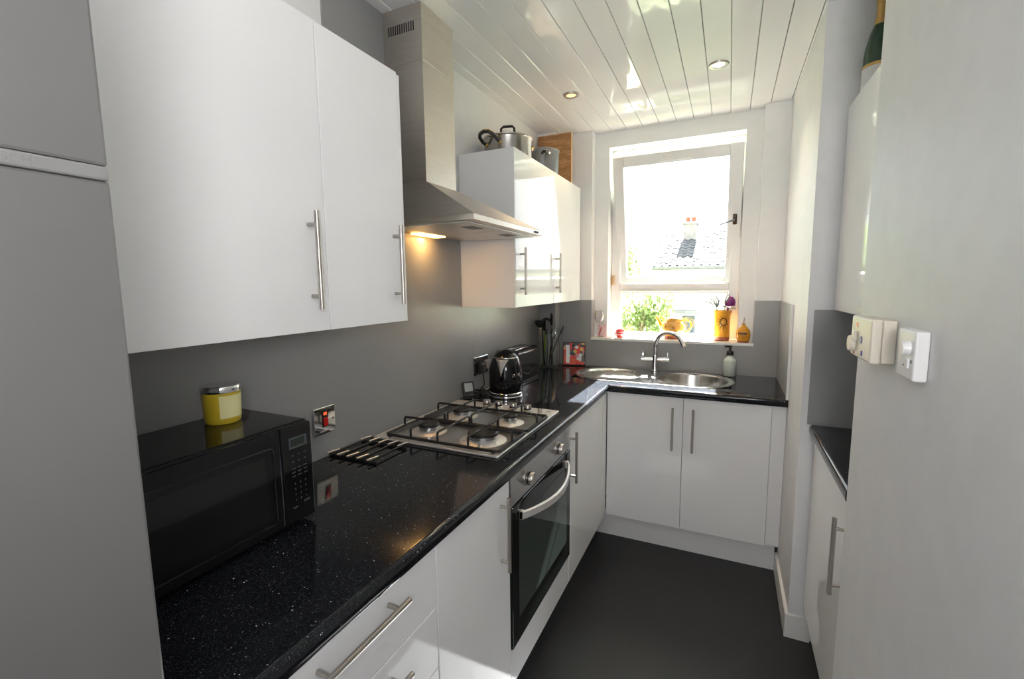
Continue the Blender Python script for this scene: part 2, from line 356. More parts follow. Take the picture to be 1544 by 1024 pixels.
# pivoting sash: built upright round its centre, then tilted with its top into the room
T = Matrix.Translation((.849, 3.215, 1.853)) @ Matrix.Rotation(R(14.6), 4, 'X')
hw, hh = .382, .437
b = MB()
b.box(-hw, -hw + .064, -.03, .03, -hh, hh, .005); b.box(hw - .076, hw, -.03, .03, -hh, hh, .005)
b.box(-hw + .064, hw - .076, -.03, .03, hh - .066, hh, .005); b.box(-hw + .064, hw - .076, -.03, .03, -hh, -hh + .084, .005)
b.xf(T); sash = b.build('sash', M['upvc'], win)
MB().box(-hw + .06, hw - .06, -.003, .003, -hh + .08, hh - .06).xf(T).build('sash_pane', M['pane'], sash, flat=True)
b = MB(); b.box(-.12, .10, -.042, -.028, hh - .056, hh - .038, .004); b.xf(T); b.build('trickle_vent', M['upvc'], sash)
b = MB(); b.cyl((hw - .034, -.037, -.012), (hw - .034, -.037, .012), .011, seg=14); b.cyl((hw - .034, -.04, .012), (hw - .034, -.029, .012), .011); b.cyl((hw - .034, -.04, -.012), (hw - .034, -.029, -.012), .011); b.box(hw - .046, hw - .022, -.041, -.029, -.03, .034, .005); b.xf(T)
b.build('handle_plate', M['umber'], sash, label='dark brown handle plate')
b = MB(); b.tube([(hw - .034, -.036, .004), (hw - .04, -.058, .0), (hw - .07, -.062, -.008), (hw - .135, -.06, -.028)], [.006, .006, .005, .003]); b.xf(T); b.build('handle', M['fascia'], sash)
MB().box(.446, .462, 3.185, 3.215, 1.455, 1.52, .002).build('hinge_block', M['cork'], win)
MB().box(XR1, XR2, YB - .006, 3.216, 1.085, 1.103, .003).build('windowsill', M['upvc'], win)

# ------------------------------------------------------------------ splashbacks
def splash(parts, label, loc, grp=None):
    b = MB()
    for p in parts: b.box(*p)
    o = b.build('splashback_panel', M['splash'], flat=True); tag(o, label, 'splashback', grp); return o
ZS = 1.3555
splash([(0, .006, .26, 2.030, ZW, 1.357), (0, .006, 1.142, 1.927, 1.357, 1.69), (0, .006, 1.142, 1.634, 1.69, 2.4435)], 'long grey splashback panel behind the microwave, rising behind the hood', 0)
splash([(0, .006, 2.0308, 2.944, ZW, 1.357), (.006, .124, 2.939, 2.9445, ZW, 1.357)], 'grey splashback panel behind the kettle and toaster, wrapping the corner', 0)
splash([(.1185, .124, 2.945, YB - .006, ZW, ZS), (.1185, XR1, YB - .006, YB, ZW, ZS), (XR1, XR2, YB - .0055, YB, ZW, 1.085), (XR2, 1.4505, YB - .006, YB, ZW, ZS),
        (XR1, XR1 + .004, YB - .006, YR, 1.1035, ZS), (XR2 - .004, XR2, YB - .006, YR, 1.1035, ZS)], 'wide grey splashback behind the sink, stepped down under the windowsill', 0)
splash([(1.451, XP, 2.475, YB - .0005, ZW, ZS)], 'narrow grey splashback return at the right end of the sink worktop', 0)
splash([(1.479, 1.56, 2.064, 2.07, ZW, 1.357), (1.56, 2.098, 2.064, 2.07, ZW, 1.357)], 'grey splashback panel in the alcove behind the cream switch box', 0)
MB().box(1.4455, 1.4565, 2.462, 2.474, ZW, ZS + .002).build('trim_1', M['whitepl'], kind='structure', flat=True)

# ------------------------------------------------------------------ worktops
def bullnose(x0, x1, zt, th, r=.014, back=False):
    pts = [(x0, zt - th)]
    for a in range(-90, 91, 18):
        if a < 0: pts.append((x1 - r * .7 + r * .7 * math.cos(R(a)), zt - th + r * .7 + r * .7 * math.sin(R(a))))
    for a in range(0, 91, 15): pts.append((x1 - r + r * math.cos(R(a)), zt - r + r * math.sin(R(a))))
    pts.append((x0, zt)); return pts
XF, YF, TH = .6051, 2.461, .038
o = MB().prism(bullnose(.001, XF, ZW, TH), 'y', .262, YF + .012).build('worktop', M['worktop'], ang=50)
tag(o, 'long black speckled worktop along the left wall, holding the hob', 'worktop')
# back worktop: ring with the sink bowl cut out (a rectangle of four slabs round the hidden cut-out)
def yprof(y0, y1): return [(y, z) for y, z in bullnose(0, 1, 0, 0)]
pts = [(2 * YB - .002 - y - YB, z) for y, z in bullnose(0, YB - .001 - YF, ZW, TH)]
b = MB()
hx0, hx1, hy0, hy1 = .345, 1.215, 2.60, 2.968
b.prism([(YB - .001 - (y) if False else (YB - .001) - y, z) for y, z in bullnose((YB - .001) - hy0, (YB - .001) - YF, ZW, TH)], 'x', .6065, XP - .001)
b.box(.007, .6065, YF + .0135, hy0, ZW - TH, ZW)
b.box(.007, hx0, hy0, hy1, ZW - TH, ZW); b.box(hx1, XP - .001, hy0, hy1, ZW - TH, ZW); b.box(.125, XP - .001, hy1, YB - .0065, ZW - TH, ZW)
b.box(.007, .125, hy1 - .04, 2.938, ZW - TH, ZW)
o = b.build('worktop', M['worktop'], ang=50); tag(o, 'black speckled worktop under the window, holding the round sink', 'worktop')
o = MB().prism([(2.0 + 1.487 + .0 - x, z) for x, z in bullnose(1.487 + 2.0 - 2.098, 2.0, ZW, TH)], 'y', 1.442, 2.063).build('worktop', M['worktop'], ang=50)
tag(o, 'short black worktop in the alcove on the right', 'worktop')

# ------------------------------------------------------------------ base cabinets
XC, ZD, ZB = .5915, .8705, .15
def base_unit(label, y0, y1, plinth=True):
    t = thing('base_cabinet', label, 'cabinet', ((XC) / 2, (y0 + y1) / 2, 0))
    MB().box(.012, XC - .021, y0 + .001, y1 - .001, ZB, ZD).build('carcass', M['carcass'], t, flat=True)
    MB().box(.50, .518, y0 + .001, y1 - .001, 0, ZB - .001).build('plinth', M['carcass'], t, flat=True)
    return t
t = base_unit('white gloss drawer cabinet with long steel handles beside the fridge', .325, .825)
t.name = 'drawer_cabinet'
zs = [ZD, .716, .560, .405, ZB + .002]
for i in range(4):
    d = MB().box(XC - .019, XC, .3265, .8235, zs[i + 1] + .0015, zs[i] - .0015, .0015).build('drawer', M['gloss'], t)
    zc = (zs[i] + zs[i + 1]) / 2 + .008
    bar_handle(d, (XC + .030, .455, zc + (.03 if i == 0 else .02)), (XC + .030, .690, zc + (.03 if i == 0 else .02)), (1, 0, 0), .030)
t = base_unit('white gloss single-door cabinet between the drawers and the oven', .826, 1.222)
d = MB().box(XC - .019, XC, .8275, 1.2205, ZB + .002, ZD - .001, .0015).build('door', M['gloss'], t)
bar_handle(d, (XC + .028, 1.160, .605), (XC + .028, 1.160, .838), (1, 0, 0), .028)
t = base_unit('white gloss corner cabinet just past the oven', 1.815, 2.42)
d = MB().box(XC - .019, XC, 1.8165, 2.395, ZB + .002, ZD - .001, .0015).build('door', M['gloss'], t)
bar_handle(d, (XC + .030, 1.826, .612), (XC + .030, 1.826, .838), (1, 0, 0), .030)
MB().box(XC - .019, XC - .001, 2.400, 2.484, ZB + .002, ZD - .001).build('filler', M['carcass'], t, flat=True)
# sink cabinet
YC = 2.4862
t = thing('base_cabinet', 'white gloss double-door sink cabinet under the window', 'cabinet', (1.0, 2.75, 0))
MB().box(.600, 1.40, YC + .021, 2.590, ZB, ZD).build('carcass', M['carcass'], t, flat=True)
for x0, x1, hx in ((.594, .9905, .942), (.9935, 1.3925, 1.0415)):
    d = MB().box(x0, x1, YC, YC + .019, ZB + .002, ZD - .001, .0015).build('door', M['gloss'], t)
    bar_handle(d, (hx, YC - .030, .590), (hx, YC - .030, .819), (0, -1, 0), .030)
MB().box(1.396, XP - .001, YC + .012, YC + .03, ZB + .002, ZD).build('filler', M['carcass'], t, flat=True)
MB().box(.519, 1.4445, 2.546, 2.562, 0, ZB - .001).build('plinth', M['carcass'], t, flat=True)
# right alcove cabinet
t = thing('base_cabinet', 'white gloss cabinet under the short alcove worktop on the right', 'cabinet', (1.8, 1.75, 0))
MB().box(1.525, 2.09, 1.445, 2.055, ZB, ZD).build('carcass', M['carcass'], t, flat=True)
d = MB().box(1.506, 1.524, 1.446, 2.056, ZB + .002, ZD - .001, .0015).build('door', M['gloss'], t)
bar_handle(d, (1.477, 1.490, .572), (1.477, 1.490, .802), (-1, 0, 0), .030)
MB().box(1.57, 1.588, 1.446, 2.056, 0, ZB - .001).build('plinth', M['carcass'], t, flat=True)

# ------------------------------------------------------------------ oven
t = thing('oven', 'built-in electric oven with black glass door and curved steel handle', 'oven', (.3, 1.518, .28))
y0, y1 = 1.225, 1.812
MB().box(.03, XC - .012, y0 + .012, y1 - .012, .29, ZD - .003).build('body', M['slot'], t, flat=True)
MB().box(XC - .012, XC + .004, y0, y1, .772, ZD - .002, .002).build('control_panel', M['steel_v'], t)
door = MB().box(XC - .012, XC + .006, y0 + .001, y1 - .001, .287, .767, .003).build('door', M['ovenglass'], t)
MB().box(XC + .0062, XC + .0068, 1.277, 1.762, .372, .705).build('window', M['ovenwin'], door, flat=True)
b = MB(); b.round = True
N = 22; rows = []
for i in range(N + 1):
    u = i / N; y = 1.283 + (1.757 - 1.283) * u; x = XC + .012 + .052 * math.sin(math.pi * u) ** .85
    rows.append((x, y, .722 - .012 * math.sin(math.pi * u)))
vs = []
for x, y, z in rows:
    vs.append([b.bm.verts.new(q) for q in ((x, y, z - .015), (x + .006, y, z - .011), (x + .006, y, z + .011), (x, y, z + .015), (x - .005, y, z + .012), (x - .005, y, z - .012))])
for A_, B_ in zip(vs, vs[1:]):
    for k in range(6): b.bm.faces.new((A_[k], A_[(k + 1) % 6], B_[(k + 1) % 6], B_[k]))
b.bm.faces.new(vs[0]); b.bm.faces.new(vs[-1][::-1]); b.box(XC + .005, XC + .018, 1.283, 1.300, .708, .736, .002); b.box(XC + .005, XC + .018, 1.740, 1.757, .708, .736, .002)
b.build('handle', M['steel'], door)
for i, y in enumerate((1.352, 1.652)):
    b = MB(); b.lathe([(0, .0), (.026, 0), (.026, .004), (.021, .006), (.021, .022), (.019, .026), (0, .026)], (XC + .004, y, .822), 24, axis='x')
    k = b.build('knob', M['satin'], t)
    MB().lathe([(.0222, .008), (.0222, .013)], (XC + .004, y, .822), 24, axis='x').build('ring', M['blackm'], k)
    MB().box(XC + .030, XC + .0306, y - .001, y + .001, .828, .842).build('pointer', M['slot'], k, flat=True)
for y in (1.43, 1.52, 1.572): MB().box(XC + .0041, XC + .0046, y - .004, y + .004, .795, .799).build('symbol', M['fascia'], t, flat=True)
MB().box(XC - .03, XC - .001, y0, y1, ZB + .002, .282, .001).build('lower_panel', M['gloss'], t, label='white panel under the oven door')
MB().box(.50, .518, y0, y1, 0, ZB - .001).build('plinth', M['carcass'], t, flat=True)

# ------------------------------------------------------------------ wall cabinets
XU, ZU, ZT = .294, 1.358, 2.072
t = thing('wall_cabinet', 'white gloss two-door wall cabinet above the microwave', 'cabinet', (.15, .74, ZU))
MB().box(.007, XU - .021, .335, 1.1275, ZU + .001, ZT).build('carcass', M['carcass'], t, flat=True)
for y0, y1, hy in ((.3355, .8340, .786), (.8365, 1.1260, 1.086)):
    d = MB().box(XU - .019, XU, y0, y1, ZU, ZT, .0015).build('door', M['gloss'], t)
    bar_handle(d, (XU + .028, hy, 1.412), (XU + .028, hy, 1.637), (1, 0, 0), .028)
MB().box(.007, XU - .0015, 1.1280, 1.1395, ZU, ZT - .005, .0008).build('end_panel', M['carcass'], t)
t = thing('wall_cabinet', 'white gloss two-door wall cabinet past the hood, reflecting the window', 'cabinet', (.15, 2.437, ZU))
MB().box(.007, XU - .001, 1.9285, 1.9343, ZU, ZT).build('end_panel', M['carcass'], t, flat=True)
MB().box(.007, XU - .0225, 1.9345, 2.9385, ZU + .001, ZT).build('carcass', M['carcass'], t, flat=True)
for y0, y1, hy in ((1.9345, 2.4390, 1.987), (2.4432, 2.9405, 2.475)):
    d = MB().box(XU - .019, XU, y0, y1, ZU, ZT, .0015).build('door', M['gloss'], t)
    bar_handle(d, (XU + .028, hy, 1.415), (XU + .028, hy, 1.635), (1, 0, 0), .028)
t = thing('wall_cabinet', 'white gloss wall cabinet in the right-hand alcove', 'cabinet', (1.8, 1.75, ZU))
MB().box(1.574, 1.90, 1.443, 2.063, ZU + .001, ZT).build('carcass', M['carcass'], t, flat=True)
MB().box(1.537, 1.556, 1.443, 2.045, ZU, ZT, .0015).xf(Matrix.Translation((1.537, 2.045, 0)) @ Matrix.Rotation(R(1.3), 4, 'Z') @ Matrix.Translation((-1.537, -2.045, 0))).build('door', M['gloss'], t)

# ------------------------------------------------------------------ extractor hood
t = thing('extractor_hood', 'stainless steel chimney extractor hood above the gas hob', 'extractor hood', (.2, 1.61, 1.673))
yh0, yh1, xh = 1.4264, 1.6324, .1754
ch = MB().box(.0065, xh - .002, yh0 + .002, yh1 - .002, 1.835, 2.30).build('chimney', M['steel_h'], t, flat=True)
slv = MB().box(.0065, xh, yh0, yh1, 2.255, ZC - .001, .001).build('chimney_sleeve', M['steel_h'], t, flat=True)
b = MB()
for i in range(12):
    x = .030 + i * .0098; b.box(x, x + .0048, yh0 - .0006, yh0 + .0005, 2.357, 2.389)
b.build('vent_slots', M['slot'], slv, flat=True)
xl, yl0, yl1, zl0, zl1 = .4364, 1.3093, 1.9157, 1.6734, 1.6922
pts = [(.0065, yl0, zl1), (xl, yl0, zl1), (xl, yl1, zl1), (.0065, yl1, zl1), (.0065, yh0, 1.8392), (xh, yh0, 1.8392), (xh, yh1, 1.8392), (.0065, yh1, 1.8392)]
MB().poly(pts, [(0, 1, 5, 4), (1, 2, 6, 5), (2, 3, 7, 6), (3, 0, 4, 7), (4, 5, 6, 7), (0, 3, 2, 1)]).build('canopy', M['steel_h'], t, flat=True)
lip = MB().box(.0065, xl, yl0, yl1, zl0, zl1, .001).build('lip', M['steel_h'], t, flat=True)
b = MB()
for i in range(4): b.box(xl + .0002, xl + .003, 1.812 + i * .012, 1.820 + i * .012, zl0 + .005, zl0 + .013, .001)
b.build('buttons', M['slot'], lip, flat=True)
for y0 in (1.325, 1.615):
    f = MB().box(.10, .40, y0, y0 + .284, zl0 - .005, zl0 - .0005, .001).build('grease_filter', M['steel'], t)
    MB().box(.315, .365, y0 + .10, y0 + .18, zl0 - .0065, zl0 - .0045, .001).build('latch', M['fascia'], f)
lm = MB().box(.018, .072, 1.53, 1.70, zl0 - .006, zl0 - .0005, .001).build('lamp', M['lampwarm'], t, label='lit warm lamp')
light('hood_lamp', 'AREA', (.045, 1.615, zl0 - .012), .55, (1.0, .55, .18), target=(.045, 1.615, 0), shape='RECTANGLE', size=.15, size_y=.04)

# ------------------------------------------------------------------ pots and board on the far wall cabinet
t = thing('casserole_pot', 'lidded stainless steel pot with black and gold handles on the wall cabinet', 'pot', (.145, 2.18, ZT))
c = (.145, 2.18, ZT)
MB().lathe([(0, .002), (.114, .002), (.120, .008), (.120, .102), (.1215, .106), (.1265, .108), (.1265, .112), (.119, .112), (.117, .106), (.116, .012), (0, .008)], c, 40).build('body', brushed('pot_steel', (.46, .44, .41), .20, (40, 40, 200), .03), t)
lidp = MB().lathe([(.1255, .1122), (.1255, .1155), (.118, .117), (.085, .126), (.04, .132), (0, .133)], c, 40).build('lid', M['steel_v'], t)
b = MB(); b.tube([(c[0] - .034, c[1] - .010, ZT + .130), (c[0] - .033, c[1] - .009, ZT + .170), (c[0] - .022, c[1] - .006, ZT + .179), (c[0] + .022, c[1] + .006, ZT + .179), (c[0] + .031, c[1] + .009, ZT + .170), (c[0] + .034, c[1] + .010, ZT + .130)], .0062, 10)
b.build('lid_handle', M['blackm'], lidp)
def pot_handle(ang, zc, tilt):
    u = Vector((math.cos(ang), math.sin(ang), 0)); w = Vector((-u.y, u.x, 0)); base = Vector(c) + u * .120 + Vector((0, 0, zc))
    pts = [(-.042, -.004, 0), (-.045, .018, .006), (-.042, .042, .018), (-.028, .056, .026), (0, .060, .030), (.028, .056, .026), (.042, .042, .018), (.045, .018, .006), (.042, -.004, 0)]
    P = [base + w * a + u * q + Vector((0, 0, hz * tilt)) for a, q, hz in pts]
    hd = MB().tube(P, .0085, 10).build('handle', M['blackm'], t)
    b = MB(); b.tube([p + Vector((0, 0, .0085)) for p in P[1:-1]], .0038, 8); b.ball(P[0], .010); b.ball(P[-1], .010); b.build('handle_trim', M['gold'], hd, label='gold handle trim')
pot_handle(R(-104), .074, 1.3); pot_handle(R(76), .074, 1.3)
t = thing('saucepan', 'dark grey saucepan beside the stainless pot on the wall cabinet', 'pot', (.165, 2.60, ZT))
c = (.165, 2.60, ZT)
MB().lathe([(0, .002), (.086, .002), (.092, .012), (.098, .150), (.101, .153), (.101, .157), (.096, .157), (.089, .014), (0, .008)], c, 36).build('body', M['greypot'], t)
a = R(-60); u = Vector((math.cos(a), math.sin(a), 0)); p = Vector(c) + u * .097 + Vector((0, 0, .125)); w = Vector((-u.y, u.x, 0))
b = MB(); b.tube([p - u * .004 + w * -.014, p + u * .022 + w * -.012 + Vector((0, 0, .004)), p + u * .032, p + u * .022 + w * .012 + Vector((0, 0, .004)), p - u * .004 + w * .014], .008); h_ = b.build('handle', M['blackm'], t)
MB().ball(p + u * .001 + w * .026, .008).build('rivet', M['chrome'], h_)
t = thing('plywood_board', 'upright plywood board behind the pots in the corner', 'board', (.13, 2.92, ZT))
MB().box(.012, .238, 2.916, 2.934, ZT + .0005, 2.418, .0008).build('face', M['ply'], t, flat=True)
MB().box(.238, .2405, 2.916, 2.934, ZT + .0005, 2.418).build('edge', M['plyedge'], t, flat=True)
MB().box(.012, .2405, 2.916, 2.934, 2.418, 2.4195).build('edge', M['plyedge'], t, flat=True)

# ------------------------------------------------------------------ downlights
def downlight(x, y, lampm, label):
    t = thing('downlight', label, 'downlight', (x, y, ZC), 'recessed ceiling downlights')
    MB().lathe([(.025, .0), (.028, -.007), (.040, -.006), (.043, -.001), (.043, .001), (.025, .001)], (x, y, ZC), 28).build('bezel', M['satin'], t)
    MB().lathe([(0, -.002), (.025, -.002), (.025, .0)], (x, y, ZC), 24).build('lamp', lampm, t)
downlight(.395, 2.428, M['lampwarm2'], 'amber glowing ceiling downlight nearer the pots')
downlight(1.099, 2.407, M['lampwhite'], 'white glowing ceiling downlight nearer the right wall')
light('downlight_left', 'SPOT', (.395, 2.428, ZC - .02), 9.0, (1.0, .72, .42), target=(.395, 2.428, 0), spot_size=R(120), spot_blend=.9, shadow_soft_size=.03)
light('downlight_right', 'SPOT', (1.099, 2.407, ZC - .02), 9.0, (1.0, .80, .58), target=(1.099, 2.407, 0), spot_size=R(120), spot_blend=.9, shadow_soft_size=.03)

# ------------------------------------------------------------------ fridge
t = thing('fridge_freezer', 'tall silver grey fridge freezer at the left edge of the picture', 'fridge', (.33, -.05, 0))
MB().box(.03, .575, -.345, .245, .02, 1.99, .006).build('body', M['fridge'], t)
MB().box(.585, .648, -.345, .246, 1.578, 1.985, .003, 2).build('door', M['fridge'], t)
MB().box(.585, .648, -.345, .246, .06, 1.5645, .003, 2).build('door', M['fridge'], t)
tr_ = MB().box(.580, .6505, -.345, .2445, 1.5645, 1.5775, .002).build('trim_strip', M['fridge_trim'], t, label='pale horizontal trim strip')
cu = bpy.data.curves.new('badge', 'FONT'); cu.body = 'BOSCH'; cu.size = .0105; cu.extrude = .0002; cu.align_x = 'RIGHT'; cu.align_y = 'CENTER'
cu.materials.append(mat('faint_badge_print', (.22, .22, .22), .35))
tmp = bpy.data.objects.new('badge', cu); COL.objects.link(tmp)
me = bpy.data.meshes.new_from_object(tmp.evaluated_get(bpy.context.evaluated_depsgraph_get())); bpy.data.objects.remove(tmp)
me.transform(Matrix(((0, 0, 1, .6508), (1, 0, 0, .192), (0, 1, 0, 1.5710), (0, 0, 0, 1)))); me.name = 'badge'
link('badge', me, tr_)
MB().box(.06, .55, -.33, .23, 0, .02).build('foot', M['blackm'], t)

# ------------------------------------------------------------------ microwave
t = thing('microwave', 'black gloss microwave oven on the worktop beside the fridge', 'microwave', (.17, .53, ZW))
x0, x1, y0, y1, z0, z1 = .055, .288, .305, .752, ZW + .012, 1.155
MB().box(x0, x1, y0, y1, z0, z1, .005).build('body', M['black'], t)
door = MB().box(x1 + .0005, x1 + .012, y0 + .001, .668, z0 + .002, z1 - .004, .004).build('door', M['black'], t)
MB().box(x1 + .0121, x1 + .0130, .335, .628, .960, 1.104, .0004).build('window', M['mwwin'], door)
b = MB(); fr = [(.322, .946), (.642, .946), (.648, .952), (.648, 1.112), (.642, 1.118), (.322, 1.118)]
b.tube([(x1 + .0125, y, z) for y, z in fr], .0012, 6, closed=True); b.build('window_rim', M['blackm'], door)
pan = MB().box(x1 + .0005, x1 + .011, .670, y1 - .001, z0 + .002, z1 - .004, .003).build('control_panel', M['black'], t)
xp = x1 + .0112
b = MB(); b.box(xp, xp + .0006, .689, .737, 1.099, 1.125); dsp = b.build('display', M['mark'], pan, flat=True)
MB().box(xp + .0005, xp + .0012, .694, .730, 1.104, 1.121).build('screen', M['lcd'], dsp, flat=True)
b = MB(); rng = random.Random(3)
for i, z in enumerate((1.083, 1.068, 1.052, 1.043, 1.034)):
    for y in (.697, .713, .729): b.box(xp, xp + .0004, y - (.003 if i < 2 else .005), y + (.003 if i < 2 else .005), z - .0012, z + .0012)
for z in (1.016, 1.003, .990, .977):
    for y in (.699, .713, .727): b.box(xp, xp + .0004, y - .0012, y + .0012, z - .002, z + .002)
b.box(xp, xp + .0005, .690, .702, .958, .962); b.box(xp, xp + .0005, .720, .736, .964, .9685)
b.build('keypad_marks', M['mark'], pan, flat=True)
for x, y in ((.08, .33), (.27, .33), (.08, .73), (.27, .73)): MB().cyl((x, y, ZW + .0005), (x, y, z0), .010, seg=12).build('foot', M['blackm'], t)
t = thing('candle_jar', 'yellow candle jar with silver lid on top of the microwave', 'candle', (.128, .655, 1.155))
c = (.128, .655, 1.1555)
MB().lathe([(0, 0), (.034, 0), (.0365, .004), (.0375, .012), (.0395, .070), (.0395, .072), (0, .072)], c, 36).build('jar', M['yellow'], t)
MB().lathe([(0, .0725), (.0415, .0725), (.042, .075), (.042, .085), (.040, .088), (0, .0885)], c, 36).build('lid', M['chrome'], t)
b = MB(); b.round = True; N = 10
a0, a1 = R(-40), R(48)
lo = [b.bm.verts.new((c[0] + .0384 * math.cos(a0 + (a1 - a0) * i / N), c[1] + .0384 * math.sin(a0 + (a1 - a0) * i / N), c[2] + .014)) for i in range(N + 1)]
hi_ = [b.bm.verts.new((c[0] + .0402 * math.cos(a0 + (a1 - a0) * i / N), c[1] + .0402 * math.sin(a0 + (a1 - a0) * i / N), c[2] + .066)) for i in range(N + 1)]
for i in range(N): b.bm.faces.new((lo[i], lo[i + 1], hi_[i + 1], hi_[i]))
b.build('label', M['yellowlab'], t)

# ------------------------------------------------------------------ cooker switch and double socket
t = thing('cooker_switch', 'chrome wall switch with red rocker beside the microwave', 'switch', (.006, 1.052, 1.034))
pl = MB().box(.0062, .013, 1.008, 1.096, .989, 1.079, .003).build('plate', M['chrome'], t)
MB().box(.0125, .0145, 1.040, 1.064, 1.012, 1.066, .001).build('surround', M['slot'], t)
MB().box(.0145, .019, 1.043, 1.061, 1.016, 1.044, .002).build('rocker', M['red'], t)
MB().box(.0145, .016, 1.046, 1.058, 1.052, 1.061, .001).build('neon', M['neon'], t)
for y in (1.020, 1.085): MB().lathe([(0, .0015), (.0035, .001), (.004, 0)], (.013, y, 1.034), 12, axis='x').build('screw', M['satin'], t)
t = thing('double_socket', 'chrome double wall socket with black insert behind the kettle', 'socket', (.006, 2.11, 1.045))
MB().box(.0062, .014, 2.022, 2.172, .998, 1.092, .003).build('plate', M['chrome'], t)
MB().box(.0135, .0155, 2.034, 2.160, 1.008, 1.082, .001).build('insert', M['blackm'], t)
t = thing('plug', 'black plug in the chrome socket with a trailing cable', 'plug', (.03, 2.075, 1.03))
MB().box(.0160, .046, 2.050, 2.100, 1.008, 1.062, .008).build('body', M['blackm'], t)
MB().tube([(.035, 2.075, 1.010), (.040, 2.070, .985), (.050, 2.06, .950), (.040, 2.04, .925), (.055, 2.00, .9155), (.085, 1.975, .9155), (.120, 1.96, .9155)], .0035, 8).build('cable', M['cable'], t)
t = thing('plug', 'grey plug in the chrome socket, its cable looping behind the kettle', 'plug', (.03, 2.14, 1.04))
MB().box(.0160, .043, 2.118, 2.160, 1.020, 1.070, .008).build('body', M['greycable'], t)
MB().tube([(.040, 2.14, 1.02), (.060, 2.13, .98), (.062, 2.115, .94), (.045, 2.09, .9155), (.03, 2.11, .9155), (.06, 2.155, .9155), (.10, 2.20, .9155)], .0035, 8).build('cable', M['greycable'], t)
o = MB().tube([(.020 + .022 * math.cos(a * .35) * (1 - a * .006) + .028, 1.995 + .022 * math.sin(a * .35), .914 + a * .0007) for a in range(40)], .0032, 8).build('coiled_cable', M['cable'])
tag(o, 'small coil of black cable between the display and the kettle', 'cable')

# ------------------------------------------------------------------ hob
t = thing('gas_hob', 'stainless steel four-burner gas hob set into the worktop', 'hob', (.28, 1.555, ZW))
MB().box(.022, .534, 1.258, 1.849, ZW + .0003, ZW + .008, .003, 3).build('tray', M['steel'], t)
MB().box(.060, .520, 1.290, 1.735, ZW + .0079, ZW + .0086, .0003).build('well', M['steel_v'], t)
ZH = ZW + .0085
for x, y, r_ in ((.180, 1.385, .036), (.415, 1.380, .052), (.186, 1.612, .036), (.412, 1.606, .026)):
    bu = MB().lathe([(0, 0), (r_ + .032, 0), (r_ + .024, .0025), (r_ + .010, .007), (r_ + .001, .010), (0, .010)], (x, y, ZH), 32).build('burner', M['steel'], t)
    MB().lathe([(r_ - .004, .010), (r_ - .001, .0105), (r_ - .001, .023), (0, .023)], (x, y, ZH), 32).build('ring', M['steel_v'], bu)
    MB().lathe([(0, .0232), (r_ + .003, .0232), (r_ + .003, .030), (r_ - .002, .034), (0, .034)], (x, y, ZH), 32).build('cap', M['iron'], bu)
def grate(y0, y1, xa, xb, bl, br):
    b = MB(); z = ZH + .008; zt = ZH + .044; r_ = .0042
    x0, x1 = .068, .528
    b.tube([(x0 + .01, y0, z), (x1 - .01, y0, z), (x1, y0 + .01, z), (x1, y1 - .01, z), (x1 - .01, y1, z), (x0 + .01, y1, z), (x0, y1 - .01, z), (x0, y0 + .01, z)], .0058, 8, closed=True)
    def finger(p, q):
        p, q = Vector(p), Vector(q); d = (q - p).normalized()
        b.tube([(p.x, p.y, z), (p.x, p.y, zt - .008), (p.x + d.x * .003, p.y + d.y * .003, zt - .002), (p.x + d.x * .010, p.y + d.y * .010, zt), (q.x, q.y, zt)], r_, 8)
    for (cx, cy), gap in ((bl, .020), (br, .022)):
        finger((cx, y0), (cx, cy - gap)); finger((cx, y1), (cx, cy + gap))
    finger((x0, bl[1]), (bl[0] - .020, bl[1])); finger((x1, br[1]), (br[0] + .022, br[1]))
    xm = (bl[0] + br[0]) / 2 - .004
    b.tube([(xm, y0, z), (xm, y0, zt - .008), (xm, y0 + .003, zt - .002), (xm, y0 + .010, zt), (xm, y1 - .010, zt), (xm, y1 - .003, zt - .002), (xm, y1, zt - .008), (xm, y1, z)], r_, 8)
    for x in (x0 + .02, x1 - .02):
        for y in (y0, y1): b.cyl((x, y, ZH + .0002), (x, y, z), .005, seg=10)
    return b.build('grate', M['iron'], t)
grate(1.275, 1.492, 0, 0, (.180, 1.385), (.415, 1.380)); grate(1.504, 1.722, 0, 0, (.186, 1.612), (.412, 1.606))
for x, y in ((.207, 1.795), (.268, 1.793), (.342, 1.790), (.412, 1.786)):
    k = MB().lathe([(0, .0), (.019, 0), (.019, .006), (.0165, .008), (.0165, .026), (.0145, .029), (0, .029)], (x, y, ZW + .008), 24).build('knob', M['satin'], t)
    MB().lathe([(.0172, .009), (.0172, .015)], (x, y, ZW + .008), 24).build('ring', M['blackm'], k)
MB().lathe([(0, .0), (.009, 0), (.009, .016), (.008, .018), (0, .018)], (.470, 1.784, ZW + .008), 18).build('igniter_button', M['satin'], t)
MB().box(.487, .510, 1.812, 1.818, ZW + .0081, ZW + .0084).build('maker_mark', M['fascia'], t, flat=True)

# ------------------------------------------------------------------ trivet
t = thing('trivet', 'black rod trivet with steel tips lying beside the hob', 'trivet', (.12, 1.14, ZW))
for y in (1.066, 1.212):
    sl = .004 * (1 if y > 1.1 else 0)
    MB().box(.012, .210, y - .004, y + .004, ZW + .0005, ZW + .009, .002).build('end_bar', M['blackm'], t)
for i in range(5):
    x = .026 + i * .041
    ro = MB().cyl((x, 1.050, ZW + .0125), (x + .003, 1.232, ZW + .0125), .0034, seg=12).build('rod', M['blackm'], t)
    MB().cyl((x - .004, 1.047, ZW + .0178), (x + .0045, 1.090, ZW + .0178), .0024, seg=10).build('tip', M['fridge_trim2'], ro, label='pale steel tip')
    MB().cyl((x, 1.190, ZW + .0178), (x + .008, 1.233, ZW + .0178), .0024, seg=10).build('tip', M['fridge_trim2'], ro, label='pale steel tip')

